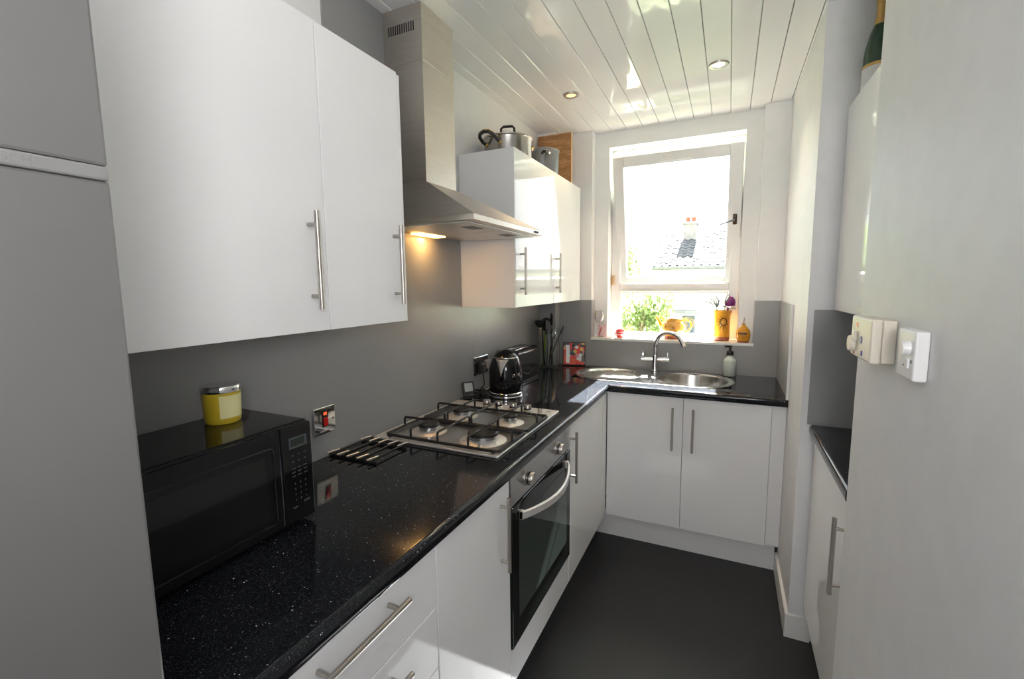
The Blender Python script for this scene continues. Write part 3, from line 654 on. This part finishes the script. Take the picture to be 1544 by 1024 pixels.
# ------------------------------------------------------------------ kettle
c = (.190, 2.030, ZW)
t = thing('kettle', 'black retro dome kettle with chrome spout and base behind the hob', 'kettle', c)
MB().lathe([(0, .001), (0.0857, .001), (0.0868, .004), (0.0868, .009), (0.0835, .011), (0, .011)], c, 40).build('base', M['chrome'], t)
MB().lathe([(0, .0112), (0.0835, .0112), (0.0846, .014), (0.0846, .025), (0.0808, .028), (0, .028)], c, 40).build('band', M['chrome'], t)
MB().lathe([(0, .0282), (0.0797, .0282), (0.0830, .040), (0.0852, .068), (0.0841, .100), (0.0814, .130), (0.0765, .160), (0.0694, .184), (0.0635, .198)], c, 44).build('body', M['black'], t)
MB().lathe([(0.0636, .1983), (0.0624, .2010)], c, 40).build('lid_seam', M['chrome'], t)
ld = MB().lathe([(0.0621, .2010), (0.0553, .2120), (0.0434, .2230), (.0260, .2310), (.0120, .2350), (0, .2360)], c, 40).build('lid', M['black'], t)
d = Vector((.16, -.987, 0)); w = Vector((.987, .16, 0))
def kp(wd, out, z): return Vector(c) + d * out + w * wd + Vector((0, 0, z))
TLp, TRp, BTp, TIP = kp(-.032, .059, .194), kp(.032, .059, .194), kp(0, .0832, .112), kp(0, .103, .192)
MB().poly([TLp, TRp, BTp, TIP, kp(0, .04, .16)], [(0, 3, 2), (1, 2, 3), (0, 1, 3), (0, 2, 4), (1, 4, 2), (0, 4, 1)]).build('spout', M['fridge_trim2'], t)
dh = Vector((-.42, .907, 0))
P = [Vector(c) + dh * q + Vector((0, 0, z)) for q, z in ((.050, .205), (.075, .212), (.105, .205), (.118, .180), (.120, .130), (.112, .080), (.095, .050), (.074, .045))]
MB().tube(P, [.010, .011, .012, .012, .011, .010, .009, .008], 12).build('handle', M['chrome'], t)
b = MB()
for a_, z in ((R(-38), .115), (R(-15), .118)):
    u = Vector((math.cos(a_), math.sin(a_), 0)); w_ = Vector((-u.y, u.x, 0)); o_ = Vector(c) + u * .0828 + Vector((0, 0, z))
    for (p0, p1) in (((-.006, -.006), (-.006, .006)), ((-.006, .006), (.006, .006)), ((.006, .006), (.006, -.006)), ((.006, -.006), (-.006, -.006)), ((-.006, 0), (.006, 0))):
        b.cyl(o_ + w_ * p0[0] + Vector((0, 0, p0[1])), o_ + w_ * p1[0] + Vector((0, 0, p1[1])), .0012, seg=6)
b.build('emblem', M['chrome'], t)

# ------------------------------------------------------------------ toaster
t = thing('toaster', 'black gloss long-slot toaster behind the kettle', 'toaster', (.08, 2.41, ZW))
x0, x1, zt = .012, .158, 1.102
def rr(x0, x1, z0, z1, r_):
    pts = [(x0, z0), (x1, z0)]
    for a in range(0, 91, 15): pts.append((x1 - r_ + r_ * math.cos(R(a)), z1 - r_ + r_ * math.sin(R(a))))
    for a in range(90, 181, 15): pts.append((x0 + r_ + r_ * math.cos(R(a)), z1 - r_ + r_ * math.sin(R(a))))
    return pts
MB().prism(rr(x0, x1, ZW + .014, zt, .026), 'y', 2.262, 2.548).build('body', M['black'], t, ang=40)
MB().prism(rr(x0 + .003, x1 - .003, ZW + .012, zt - .004, .024), 'y', 2.254, 2.556).build('end_cap', M['blackm'], t, ang=40)
MB().box(x0 + .006, x1 - .006, 2.262, 2.548, ZW + .0005, ZW + .0145, .003).build('base', M['chrome'], t)
for x in (.058, .112):
    s_ = MB().box(x - .013, x + .013, 2.285, 2.505, zt - .0006, zt + .0012, .0005).build('slot', M['slot'], t)
    b = MB()
    for dx in (-.0125, .0125): b.box(x + dx - .0018, x + dx + .0018, 2.285, 2.505, zt + .0008, zt + .0026)
    b.build('slot_rail', M['chrome'], s_, flat=True)
MB().tube([(x1 - .0008, 2.30 + .19 * i / 12, ZW + .075 - .028 * math.sin(math.pi * i / 12)) for i in range(13)], .0012, 6).build('curved_line', M['greypot'], t)  # thin grey line curving low across the side

# ------------------------------------------------------------------ small weather display
t = thing('weather_display', 'small black stand-up display with pale screen beside the hob knobs', 'display', (.035, 1.915, ZW))
Tm = Matrix.Translation((.040, 1.915, ZW + .0425)) @ Matrix.Rotation(R(48), 4, 'Z') @ Matrix.Rotation(R(-20), 4, 'X')
bd = MB().box(-.029, .029, -.008, .008, -.038, .040, .006).xf(Tm).build('case', M['blackm'], t)
MB().box(-.021, .021, -.0086, -.0076, -.010, .032, .0003).xf(Tm).build('screen', M['screen'], t)
b = MB()
for i in range(4): b.box(-.022 + i * .0125, -.0145 + i * .0125, -.0092, -.0078, -.031, -.024, .0005)
b.xf(Tm); b.build('buttons', M['mark'], t)
MB().box(-.02, .02, .006, .024, -.030, -.024).xf(Tm).build('stand', M['blackm'], t)

# ------------------------------------------------------------------ utensil jar with utensils
jc = (.108, 2.856, ZW)
t = thing('utensil_jar', 'tall clear glass jar of cooking utensils in the corner', 'jar', jc)
MB().lathe([(0, .001), (.064, .001), (.0665, .004), (.068, .02), (.073, .24), (.076, .262), (.0735, .262), (.0705, .24), (.065, .022), (.061, .012), (0, .012)], jc, 36).build('glass', M['vase'], t)
def uten(name, label, foot, tip, mhandle, mhead, head):
    foot, tip = Vector(jc) + Vector((foot[0] * 1.3, foot[1] * 1.3, foot[2])), Vector(jc) + Vector((tip[0] * 1.15, tip[1] * 1.15, tip[2]))
    t = thing(name, label, 'utensil', foot, 'cooking utensils in the glass jar')
    MB().tube([foot, foot.lerp(tip, .5), foot.lerp(tip, .86)], [.007, .006, .004], 10).build('handle', mhandle, t)
    d_ = (tip - foot).normalized(); q = d_.to_track_quat('Z', 'X').to_matrix().to_4x4(); q.translation = tip
    hb = head(MB()); hb.xf(q); hb.build('head', mhead, t)
def ladle(b): return b.lathe([(0, -.034), (.026, -.028), (.042, -.008), (.046, .018), (.043, .018), (.038, -.006), (.022, -.024), (0, -.029)], (0, 0, 0), 22, sx=.95, sy=.85)
def spoon(b): return b.ball((0, 0, 0), .034, .012, .046)
def turner(b): return b.box(-.042, .042, -.004, .004, -.045, .045, .0035)
def slotted(b):
    b.tube([(.024 * math.cos(2 * math.pi * i / 24), 0, .030 * math.sin(2 * math.pi * i / 24)) for i in range(24)], .003, 6, closed=True)
    for k in range(-2, 3):
        L = .029 * math.sqrt(max(0, 1 - (k * .0085 / .024) ** 2)); b.cyl((k * .0085, 0, -L), (k * .0085, 0, L), .0021, seg=6)
        L2 = .023 * math.sqrt(max(0, 1 - (k * .0105 / .030) ** 2)); b.cyl((-L2, 0, k * .0105), (L2, 0, k * .0105), .0021, seg=6)
    return b
def blade(b): return b.box(-.008, .008, -.0015, .0015, -.04, .035, .0012)
uten('ladle', 'black ladle leaning to the wall side of the glass jar', (-.018, -.014, .016), (-.036, -.024, .300), M['blackm'], M['blackm'], ladle)
uten('serving_spoon', 'large black serving spoon standing in the glass jar', (.012, .014, .016), (.010, .022, .320), M['blackm'], M['blackm'], spoon)
uten('turner', 'black flat turner standing in front in the glass jar', (.004, -.028, .016), (.006, -.018, .272), M['greyp'], M['blackm'], turner)
uten('slotted_spoon', 'small steel skimmer with wire mesh head in the glass jar', (-.010, .020, .016), (.042, -.032, .232), M['cutlery'], M['cutlery'], slotted)
uten('palette_knife', 'grey blade leaning out of the right of the glass jar', (-.020, .022, .016), (.086, -.010, .262), M['greyp'], M['greyp'], blade)
uten('spatula', 'green-handled black spatula in the glass jar', (-.030, .004, .016), (-.022, .010, .288), M['green'], M['blackm'], spoon)

# ------------------------------------------------------------------ small picture tile leaning on the splashback
t = thing('picture_tile', 'small square colourful abstract picture tile leaning by the sink', 'picture', (.235, 3.0, ZW))
Tm = Matrix.Translation((.240, 2.994, ZW + .080)) @ Matrix.Rotation(R(18), 4, 'Z') @ Matrix.Rotation(R(-9), 4, 'X')
MB().box(-.076, .076, -.006, .006, -.079, .079, .002).xf(Tm).build('block', M['slot'], t)
MB().box(-.071, .071, -.0075, -.0055, -.073, .074).xf(Tm).build('picture', M['art'], t, flat=True)
MB().poly([(-.071, -.0078, -.073), (.071, -.0078, -.073), (.071, -.0078, -.062), (-.01, -.0078, -.028), (-.050, -.0078, -.01), (-.071, -.0078, .02)], [(0, 1, 2, 3, 4, 5)]).xf(Tm).build('red_band', M['artred'], t, flat=True)
MB().box(-.055, -.030, -.0088, -.0076, -.062, .060, .0004).xf(Tm).build('strip', M['paper'], t)

# ------------------------------------------------------------------ sink
t = thing('sink', 'inset stainless steel sink with round bowl and rounded drainer', 'sink', (.78, 2.78, ZW))
b = MB(); b.round = True; sy = 2.785; zr = ZW + .0035
bowl, drn, ro = (1.012, sy), (.545, sy), .222
def hull(r_, n=20):
    L = [(bowl[0] + r_ * math.cos(R(a)), bowl[1] + r_ * math.sin(R(a))) for a in [-90 + 180 * i / n for i in range(n + 1)]]
    return L + [(drn[0] + r_ * math.cos(R(a)), drn[1] + r_ * math.sin(R(a))) for a in [90 + 180 * i / n for i in range(n + 1)]]
def circ(c_, r_, n=40, start=-90): return [(c_[0] + r_ * math.cos(R(start + 360 * i / n)), c_[1] + r_ * math.sin(R(start + 360 * i / n))) for i in range(n)]
# rim plate: outer lip rings, then top filled round the two round openings
def ring(pts, z): return [b.bm.verts.new((x, y, z)) for x, y in pts]
r0 = ring(hull(ro), ZW + .0002); r1 = ring(hull(ro - .002), ZW + .004); r2 = ring(hull(ro - .010), ZW + .0045); r3 = ring(hull(ro - .014), zr - .001)
for A_, B_ in ((r0, r1), (r1, r2), (r2, r3)):
    n_ = len(A_)
    for i in range(n_): b.bm.faces.new((A_[i], A_[(i + 1) % n_], B_[(i + 1) % n_], B_[i]))
rb, rd = .188, .182
cb = ring(circ(bowl, rb), zr - .001); cd = ring(circ(drn, rd), zr - .001)
def edges_of(L):
    es = []
    for i in range(len(L)):
        e = b.bm.edges.get((L[i], L[(i + 1) % len(L)])) or b.bm.edges.new((L[i], L[(i + 1) % len(L)])); es.append(e)
    return es
bmesh.ops.triangle_fill(b.bm, use_beauty=True, use_dissolve=False, edges=edges_of(r3) + edges_of(cb) + edges_of(cd))
b.build('rim', M['sink'], t, ang=30)
MB().lathe([(.188, -.0005), (.186, -.004), (.182, -.012), (.180, -.11), (.172, -.130), (.150, -.142), (.03, -.148), (0, -.148)], (bowl[0], bowl[1], zr), 48).build('bowl', M['sink'], t)
MB().lathe([(0, .001), (.030, .001), (.034, -.001), (.036, .002), (.040, .0)], (bowl[0], bowl[1], zr - .146), 24).build('waste', M['chrome'], t)
MB().lathe([(.182, -.0005), (.178, -.004), (.172, -.011), (.165, -.0125), (0, -.0135)], (drn[0], drn[1], zr), 48).build('drainer', M['sink'], t)
b = MB()
for k in range(-3, 4):
    L = math.sqrt(.150 ** 2 - (k * .040) ** 2); b.tube([(drn[0] - L, drn[1] + k * .040, zr - .0125), (drn[0] + L, drn[1] + k * .040, zr - .0125)], .003, 8)
b.build('drainer_ribs', M['sink'], t)
# tap
tc = (.777, 2.972, zr)
t = thing('mixer_tap', 'chrome swan-neck mixer tap with two levers behind the sink', 'tap', tc)
MB().lathe([(0, 0), (.026, 0), (.026, .006), (.021, .010), (.0185, .030), (.0185, .095), (.016, .105), (0, .106)], tc, 28).build('base', M['chrome'], t)
b = MB(); P = [(tc[0], tc[1], zr + .10), (tc[0], tc[1], zr + .14)]
for i in range(15):
    a = R(180 - i * 11.5); u = .092 + .092 * math.cos(a); P.append((tc[0] + u * .93, tc[1] - u * .37, zr + .15 + .098 * math.sin(a)))
b.tube(P, [.0125] * 2 + [.0118] * 15, 16); b.cyl(P[-1], Vector(P[-1]) + (Vector(P[-1]) - Vector(P[-2])).normalized() * .014, .0135, seg=18); b.build('spout', M['chrome'], t)
b = MB(); b.cyl((tc[0] - .082, tc[1] - .012, zr + .074), (tc[0] + .082, tc[1] + .012, zr + .074), .0125, seg=20); b.build('cross_body', M['chrome'], t)
for s_ in (-1, 1):
    x, y = tc[0] + s_ * .073, tc[1] + s_ * .011
    b = MB(); b.cyl((x - s_ * .004, y, zr + .074), (x - s_ * .004, y, zr + .090), .009, seg=14); b.tube([(x, y, zr + .086), (x, y + .004, zr + .104), (x, y + .006, zr + .118)], [.004, .0038, .0045], 10); b.build('lever', M['chrome'], t)
# soap dispenser
t = thing('soap_dispenser', 'clear soap dispenser with black pump right of the sink', 'soap dispenser', (1.203, 2.992, ZW))
c = (1.203, 2.992, ZW)
MB().lathe([(0, .001), (.034, .001), (.037, .006), (.037, .088), (.034, .098), (.020, .112), (.016, .118), (.016, .124), (0, .124)], c, 32).build('bottle', M['soap'], t)
MB().lathe([(0, .124), (.019, .124), (.019, .146), (.015, .150), (.007, .152), (.006, .172), (.010, .173), (.010, .182), (0, .183)], c, 24).build('pump', M['blackm'], t)
MB().tube([(c[0], c[1], ZW + .177), (c[0] - .022, c[1] - .010, ZW + .178), (c[0] - .030, c[1] - .014, ZW + .172)], .005, 10).build('nozzle', M['blackm'], t)

# ------------------------------------------------------------------ things on the windowsill
ZS2 = 1.1032
t = thing('wine_glass', 'clear wine glass at the left end of the windowsill', 'glass', (.390, 3.075, ZS2))
MB().lathe([(0, .002), (.030, .002), (.031, .0035), (.008, .007), (.0035, .012), (.003, .085), (.006, .092), (.022, .104), (.031, .124), (.033, .145), (.028, .180), (.027, .180), (.0315, .145), (.029, .124), (.020, .107), (0, .098)], (.392, 3.074, ZS2), 32).build('glass', M['wine'], t)
t = thing('folded_card', 'pink and white folded card behind the wine glass', 'card', (.39, 3.1, ZS2))
MB().box(.372, .430, 3.1075, 3.1095, ZS2 + .0005, ZS2 + .085).build('leaf', M['pink'], t, flat=True)
MB().poly([(.377, 3.1070, ZS2 + .004), (.384, 3.1070, ZS2 + .004), (.402, 3.1070, ZS2 + .062), (.397, 3.1070, ZS2 + .066)], [(0, 1, 2, 3)]).build('stripe', M['redjar'], t, flat=True)
c = (.532, 3.095, ZS2); t = thing('spice_jar', 'tiny red striped jar near the left of the windowsill', 'jar', c)
MB().lathe([(0, .0005), (.024, .0005), (.028, .008), (.0285, .046), (.025, .054), (0, .054)], c, 26).build('body', M['redjar'], t)
MB().lathe([(.0288, .018), (.0290, .022)], c, 26).build('band', M['paper'], t); MB().lathe([(.0290, .036), (.0290, .039)], c, 26).build('band', M['paper'], t)
MB().lathe([(0, .0545), (.017, .0545), (.017, .060), (.005, .062), (0, .066)], c, 20).build('lid', M['terra'], t)
MB().tube([(c[0] - .027, c[1] - .004, ZS2 + .034), (c[0] - .036, c[1] - .006, ZS2 + .026), (c[0] - .027, c[1] - .004, ZS2 + .016)], .003, 8).build('handle', M['redjar'], t)
c = (.860, 3.150, ZS2); t = thing('teapot', 'ochre flowered teapot in the middle of the windowsill', 'teapot', c)
MB().lathe([(0, .0005), (.050, .0005), (.054, .010), (.066, .030), (.076, .050), (.079, .068), (.073, .088), (.060, .103), (.050, .111), (.047, .128), (.050, .133), (.046, .134), (.041, .120), (0, .118)], c, 36).build('body', M['teapot'], t)
MB().lathe([(.0508, .001), (.0548, .0105), (.0610, .020)], c, 36).build('foot_band', M['terra'], t)
MB().tube([(c[0] - .058, c[1], ZS2 + .058), (c[0] - .078, c[1], ZS2 + .092), (c[0] - .092, c[1], ZS2 + .120), (c[0] - .108, c[1], ZS2 + .140)], [.020, .013, .008, .006], 12).build('spout', M['ochre'], t)
MB().tube([(c[0] + .045, c[1], ZS2 + .118), (c[0] + .080, c[1], ZS2 + .124), (c[0] + .108, c[1], ZS2 + .108), (c[0] + .114, c[1], ZS2 + .080), (c[0] + .098, c[1], ZS2 + .052), (c[0] + .068, c[1], ZS2 + .045)], .006, 10).build('handle', M['ochre'], t)
MB().lathe([(0, .133), (.036, .1335), (.028, .138), (.010, .140), (0, .141)], c, 24).build('lid', M['terra'], t)
c = (1.150, 3.150, ZS2); t = thing('utensil_pot', 'tall ochre glazed pot holding cutlery on the windowsill', 'pot', c)
MB().lathe([(.0468, .026), (.0468, .09), (.049, .150), (.054, .182), (.056, .188), (.053, .188), (.047, .155), (.044, .03), (0, .028)], c, 36).build('body', M['ochre'], t)
MB().lathe([(0, .0005), (.043, .0005), (.0455, .004), (.0465, .0258), (0, .0258)], c, 36).build('foot', M['terra'], t, label='bare terracotta foot')
b = MB(); u = Vector((.10, -.995, 0)); w_ = Vector((.995, .10, 0))
def pp(a_, z, out=0.0):  # point on the pot's front
    an = math.atan2(u.y, u.x) + a_ / .048; return Vector((c[0] + (.0482 + out) * math.cos(an), c[1] + (.0482 + out) * math.sin(an), c[2] + z))
b.tube([pp(.020 * math.cos(2 * math.pi * i / 16) + .004, .118 + .023 * math.sin(2 * math.pi * i / 16)) for i in range(16)], .0032, 6, closed=True)
b.build('sun_ring', M['umber'], t)
b = MB()
for i in range(12):
    a_ = 2 * math.pi * i / 12; b.tube([pp(.004 + .026 * math.cos(a_), .118 + .030 * math.sin(a_)), pp(.004 + .042 * math.cos(a_), .118 + .050 * math.sin(a_))], [.0022, .0010], 5)
b.build('sun_rays', M['umber'], t)
MB().ball(pp(.004, .118, -.004), .008, .008, .010, 12).build('sun_face', M['teapot'], t)
G = 'cutlery in the ochre pot'
f0 = Vector(c)
t = thing('serving_fork', 'broad steel serving fork at the left of the ochre pot', 'cutlery', f0 + Vector((-.012, .008, .03)), G)
b = MB(); tip = f0 + Vector((-.034, -.006, .212)); b.tube([f0 + Vector((-.012, .008, .032)), tip], [.004, .003], 8)
for k in range(-2, 3): b.tube([tip + Vector((k * .004, 0, 0)), tip + Vector((-.014 + k * .013, -.004, .030 + k * .003)), tip + Vector((-.040 + k * .013, -.010, .052 + k * .009))], [.004, .0050, .003], 8)
b.box(-.014, .010, -.002, .002, -.004, .010, .001, mtx=Matrix.Translation(tip)); b.build('fork', M['cutlery'], t)
t = thing('serving_spoon', 'shiny steel spoon with upright bowl in the ochre pot', 'cutlery', f0 + Vector((.004, -.01, .03)), G)
b = MB(); b.tube([f0 + Vector((.004, -.012, .032)), f0 + Vector((.014, -.014, .215))], [.004, .0035], 8)
b.ball((0, 0, 0), .011, .005, .034, 14); b.bm.verts.ensure_lookup_table()
bmesh.ops.transform(b.bm, matrix=Matrix.Translation(f0 + Vector((.024, -.014, .262))) @ Matrix.Rotation(R(22), 4, 'Y'), verts=[v for v in b.bm.verts if v.co.z < .2 and abs(v.co.x) < .05]); b.build('spoon', M['cutlery'], t)
t = thing('ladle', 'purple ladle at the right of the ochre pot', 'cutlery', f0 + Vector((.02, .01, .03)), G)
b = MB(); b.tube([f0 + Vector((.016, .010, .032)), f0 + Vector((.036, .012, .262))], [.005, .006], 8)
b.lathe([(0, .036), (.016, .032), (.029, .016), (.033, -.004), (.030, -.022), (.027, -.022), (.029, -.004), (.024, .014), (0, .030)], f0 + Vector((.040, .012, .238)), 20); b.build('ladle', M['purple'], t)
t = thing('cheese_slicer', 'flat steel slicer lying across the rim of the ochre pot', 'cutlery', f0 + Vector((.01, -.02, .03)), G)
b = MB(); b.tube([f0 + Vector((.010, -.026, .034)), f0 + Vector((.012, -.030, .195))], [.0035, .0035], 8)
b.box(-.034, .042, -.012, .012, -.005, .005, .002, mtx=Matrix.Translation(f0 + Vector((.032, -.030, .210))) @ Matrix.Rotation(R(12), 4, 'Y')); b.build('slicer', M['cutlery'], t)
c = (1.270, 3.075, ZS2); t = thing('oil_bottle', 'small ochre oil bottle with steel pourer at the right of the windowsill', 'bottle', c)
MB().lathe([(.033, .012), (.037, .020), (.0385, .050), (.035, .072), (.022, .090), (.010, .102), (.009, .108), (0, .108)], c, 32, sy=.7).build('body', M['ochre'], t)
MB().lathe([(0, .0005), (.031, .0005), (.0325, .0118), (0, .0118)], c, 32, sy=.7).build('foot', M['terra'], t, label='bare terracotta foot')
MB().lathe([(0, .1082), (.010, .1082), (.011, .113), (.008, .119), (0, .119)], c, 18).build('stopper', M['cork'], t)
MB().tube([(c[0], c[1], ZS2 + .117), (c[0] + .001, c[1] - .002, ZS2 + .135), (c[0] + .003, c[1] - .006, ZS2 + .150)], [.003, .0028, .0022], 8).build('pourer', M['cutlery'], t)
b = MB()
for k, (x, wd) in enumerate(((-.023, .0045), (-.014, .0025), (-.004, .005), (.006, .004), (.014, .0035))):
    yy = -.7 * math.sqrt(.0387 ** 2 - x * x); b.box(x - wd, x + wd, yy - .0008, yy + .003, .050, .061, mtx=Matrix.Translation(c))
b.build('dark_lettering', M['umber'], t, flat=True)

# ------------------------------------------------------------------ right wall boxes, bottle
t = thing('heating_control', 'cream control box with red and blue dots on the right wall', 'control box', (1.47, 1.23, 1.34))
MB().box(1.4665, 1.4895, 1.150, 1.312, 1.2955, 1.3835, .003).build('back_box', M['cream'], t)
MB().box(1.447, 1.466, 1.148, 1.314, 1.2935, 1.3855, .005, 3).build('cover', M['cream'], t)
b = MB(); b.cyl((1.4475, 1.285, 1.322), (1.437, 1.285, 1.322), .020, .017, seg=24); b.build('dial', M['cream'], t)
for y, z, mm in ((1.262, 1.366, 'red'), (1.280, 1.304, 'red')): MB().cyl((1.4475, y, z), (1.4460, y, z), .006, seg=14).build('red_dot', M[mm], t)
for y, z, r_ in ((1.222, 1.336, .008), (1.210, 1.308, .006)): MB().cyl((1.4475, y, z), (1.4455, y, z), r_, seg=14).build('blue_dot', M['blue'], t)
MB().box(1.4465, 1.440, 1.255, 1.275, 1.330, 1.352, .002).build('slider', M['cream'], t)
t = thing('wall_switch', 'small white switch box with round knob, on the near right wall', 'switch', (1.48, 1.02, 1.335))
MB().box(1.469, 1.4895, .980, 1.066, 1.292, 1.378, .004, 3).build('case', M['whitepl'], t)
MB().cyl((1.4695, 1.008, 1.347), (1.458, 1.008, 1.347), .013, .011, seg=20).build('knob', M['whitepl'], t)
MB().box(1.466, 1.4695, 1.0, 1.016, 1.312, 1.33, .002).build('button', M['whitepl'], t)
b = MB(); b.cyl((1.4695, 1.04, 1.335), (1.4685, 1.04, 1.335), .0035, seg=10); b.cyl((1.4695, .992, 1.325), (1.4685, .992, 1.325), .0035, seg=10); b.box(1.4684, 1.4692, 1.018, 1.03, 1.313, 1.316); b.build('screws', M['fascia'], t)
MB().box(1.4684, 1.4692, 1.026, 1.040, 1.352, 1.355).build('red_mark', M['red'], t)
c = (1.606, 2.012, ZT + .0005); t = thing('champagne_bottle', 'green champagne bottle with gold foil on the alcove wall cabinet', 'bottle', c)
MB().lathe([(0, .0), (.042, .0), (.044, .006), (.044, .135), (.041, .165), (.032, .205), (.022, .235)], c, 32).build('body', M['bottle'], t)
MB().lathe([(.0224, .232), (.0165, .265), (.0155, .300), (.018, .303), (.018, .312), (.017, .335), (0, .336)], c, 28).build('foil', M['foil'], t, label='gold foil neck')
MB().lathe([(.0444, .030), (.0444, .100)], c, 32).build('label', M['paper'], t)
MB().lathe([(.0446, .100), (.0446, .110)], c, 32).build('label_edge', M['foil'], t)
# ------------------------------------------------------------------ outside
MB().box(-14, 14, 3.34, 8.6, -3.75, -3.585).build('bounce_ground', M['bounce'], kind='structure', flat=True)  # unseen pale slab added to throw sunlight up onto the ceiling
MB().box(-60, 60, 3.6, 90, -3.75, -3.6).build('lawn', M['lawn'], kind='structure', flat=True)
t = thing('neighbouring_house', 'pale house with tiled roof and chimney seen through the window', 'house', (3.5, 24, -3.6))
hx0, hx1 = -1.75, 9.5
MB().box(hx0 + .15, hx1 - .15, 20.5, 27.5, -3.6, 2.05).build('wall', M['render'], t, flat=True)
ey, ez, ry, rz = 20.0, 2.12, 24.0, 3.92
b = MB(); b.prism([(ey, ez), (ry, rz), (28.0, ez), (28.0, ez - .12), (ry, rz - .14), (ey, ez - .12)], 'x', hx0, hx1); roof = b.build('roof', M['tile'], t, flat=True)
L = math.hypot(ry - ey, rz - ez); sl = Vector((0, (ry - ey) / L, (rz - ez) / L)); nn = Vector((0, -sl.z, sl.y))
tb = bmesh.new()
def tile_mesh():
    q = []; wq, lq = .30, .40
    prof = [(0, .012), (.05, .050), (.10, .060), (.15, .050), (.20, .015), (.25, .008), (.30, .012)]
    lo_ = [tb.verts.new(Vector((x, 0, 0)) + nn * (zz + .030)) for x, zz in prof]; hi2 = [tb.verts.new(Vector((x, 0, 0)) + sl * lq + nn * (zz * .9 + .002)) for x, zz in prof]; un = [tb.verts.new(Vector((x, 0, 0)) + nn * .0) for x, zz in prof]
    for i in range(6): tb.faces.new((lo_[i], lo_[i + 1], hi2[i + 1], hi2[i])); tb.faces.new((un[i], un[i + 1], lo_[i + 1], lo_[i]))
tile_mesh(); tme = bpy.data.meshes.new('roof_tile'); tb.to_mesh(tme); tb.free(); tme.materials.append(M['tile'])
rows_n = int(L / .33)
cells = [(i, j) for j in range(rows_n) for i in range(int((hx1 - hx0) / .30))]
near = [q for q in cells if hx0 + q[0] * .30 < 2.3]
near.sort(key=lambda q: abs(hx0 + q[0] * .3 - .0)); single = set(near[:160]) if False else set()
bt = bmesh.new()
for i, j in cells:
    p = Vector((hx0 + i * .30, ey - .05, ez)) + sl * (j * .33) + Vector((random.uniform(-.004, .004), 0, random.uniform(-.004, .008)))
    mm = bmesh.new(); mm.from_mesh(tme); bmesh.ops.translate(mm, vec=p, verts=mm.verts[:]); tmp = bpy.data.meshes.new('tmp'); mm.to_mesh(tmp); mm.free(); bt.from_mesh(tmp); bpy.data.meshes.remove(tmp)
rm = bpy.data.meshes.new('roof_tiles'); bt.to_mesh(rm); bt.free(); rm.materials.append(M['tile'])
link('roof_tiles', rm, t, kind='stuff')
b = MB(); b.box(hx0, hx1, ey - .16, ey - .04, ez - .10, ez + .02, .02); b.build('gutter', M['fascia'], t)
b = MB(); b.box(hx0, hx1, ey + .0, ey + .04, ez - .32, ez - .1); b.build('fascia_board', M['render'], t, flat=True)
chm = MB().box(-.80, -.26, 22.7, 23.4, 2.9, 4.12, .02).build('chimney', M['chim'], t)
MB().box(-.86, -.20, 22.64, 23.46, 4.10, 4.20, .02).build('chimney_cap', M['chim'], chm)
for x in (-.65, -.40): MB().lathe([(.10, 0), (.09, .12), (.10, .24), (.07, .24), (.07, .0)], (x, 23.05, 4.20), 14).build('chimney_pot', M['terra'], chm)
for x0_, x1_, z0_, z1_ in ((-1.0, -.35, 1.30, 1.90), (-.25, .25, 1.30, 1.90), (-.55, -.05, -.75, .10), (1.4, 2.2, -.8, .2), (1.2, 2.1, 1.2, 1.9), (-1.3, -.5, -3.6, -1.7)):
    f = MB().box(x0_ - .06, x1_ + .06, 20.44, 20.52, z0_ - .06, z1_ + .06).build('window', M['upvc'], t, flat=True)
    MB().box(x0_, x1_, 20.40, 20.445, z0_, z1_).build('pane', M['darkwin'], f, flat=True)
MB().box(-1.3, .1, 19.7, 20.5, .22, .34).build('porch_roof', M['fascia'], t, flat=True)
def tree(x, y, zc, rx, ry, rz, n, label, seed, size=.16):
    rg = random.Random(seed); t = thing('garden_tree', label, 'tree', (x, y, -3.6), 'garden trees outside')
    vs, fs = [], []
    blobs = [(rg.uniform(-.6, .6), rg.uniform(-.6, .6), rg.uniform(-.7, .7), rg.uniform(.35, .55)) for _ in range(14)]
    for _ in range(n):
        bx, by, bz, br = rg.choice(blobs); d_ = Vector((rg.gauss(0, 1), rg.gauss(0, 1), rg.gauss(0, 1))).normalized() * br * rg.uniform(.6, 1)
        p = Vector((x + (bx + d_.x) * rx, y + (by + d_.y) * ry, zc + (bz + d_.z) * rz)); q = Euler((rg.uniform(0, 6.3), rg.uniform(0, 6.3), rg.uniform(0, 6.3))).to_matrix(); s_ = size * rg.uniform(.6, 1.2); k = len(vs)
        vs += [p + q @ Vector(v) * s_ for v in ((-.5, 0, 0), (0, -.28, .05), (.5, 0, 0), (0, .28, .05))]; fs.append((k, k + 1, k + 2, k + 3))
    me = bpy.data.meshes.new('crown'); me.from_pydata(vs, [], fs); me.materials.append(M['leaf']); link('crown', me, t, kind='stuff')
    b = MB(); b.cyl((x, y, -3.6), (x, y, zc - rz * .2), .16, .07, seg=10)
    for k in range(5): a_ = k * 1.3; b.cyl((x, y, zc - rz * .5), (x + rx * .5 * math.cos(a_), y + ry * .5 * math.sin(a_), zc + rz * .3), .05, .015, seg=8)
    b.build('trunk', M['bark'], t)
tree(-2.75, 18.0, 2.0, 1.0, 1.0, 1.5, 2600, 'pale green tree at the left end of the neighbouring roof', 1)
tree(-1.35, 15.0, .45, 1.05, 1.0, 1.15, 3000, 'bushy green tree seen through the lower window pane', 2)
tree(-4.6, 20.0, 1.2, 1.6, 1.2, 2.0, 2600, 'large green tree at the far left outside', 3, .2)
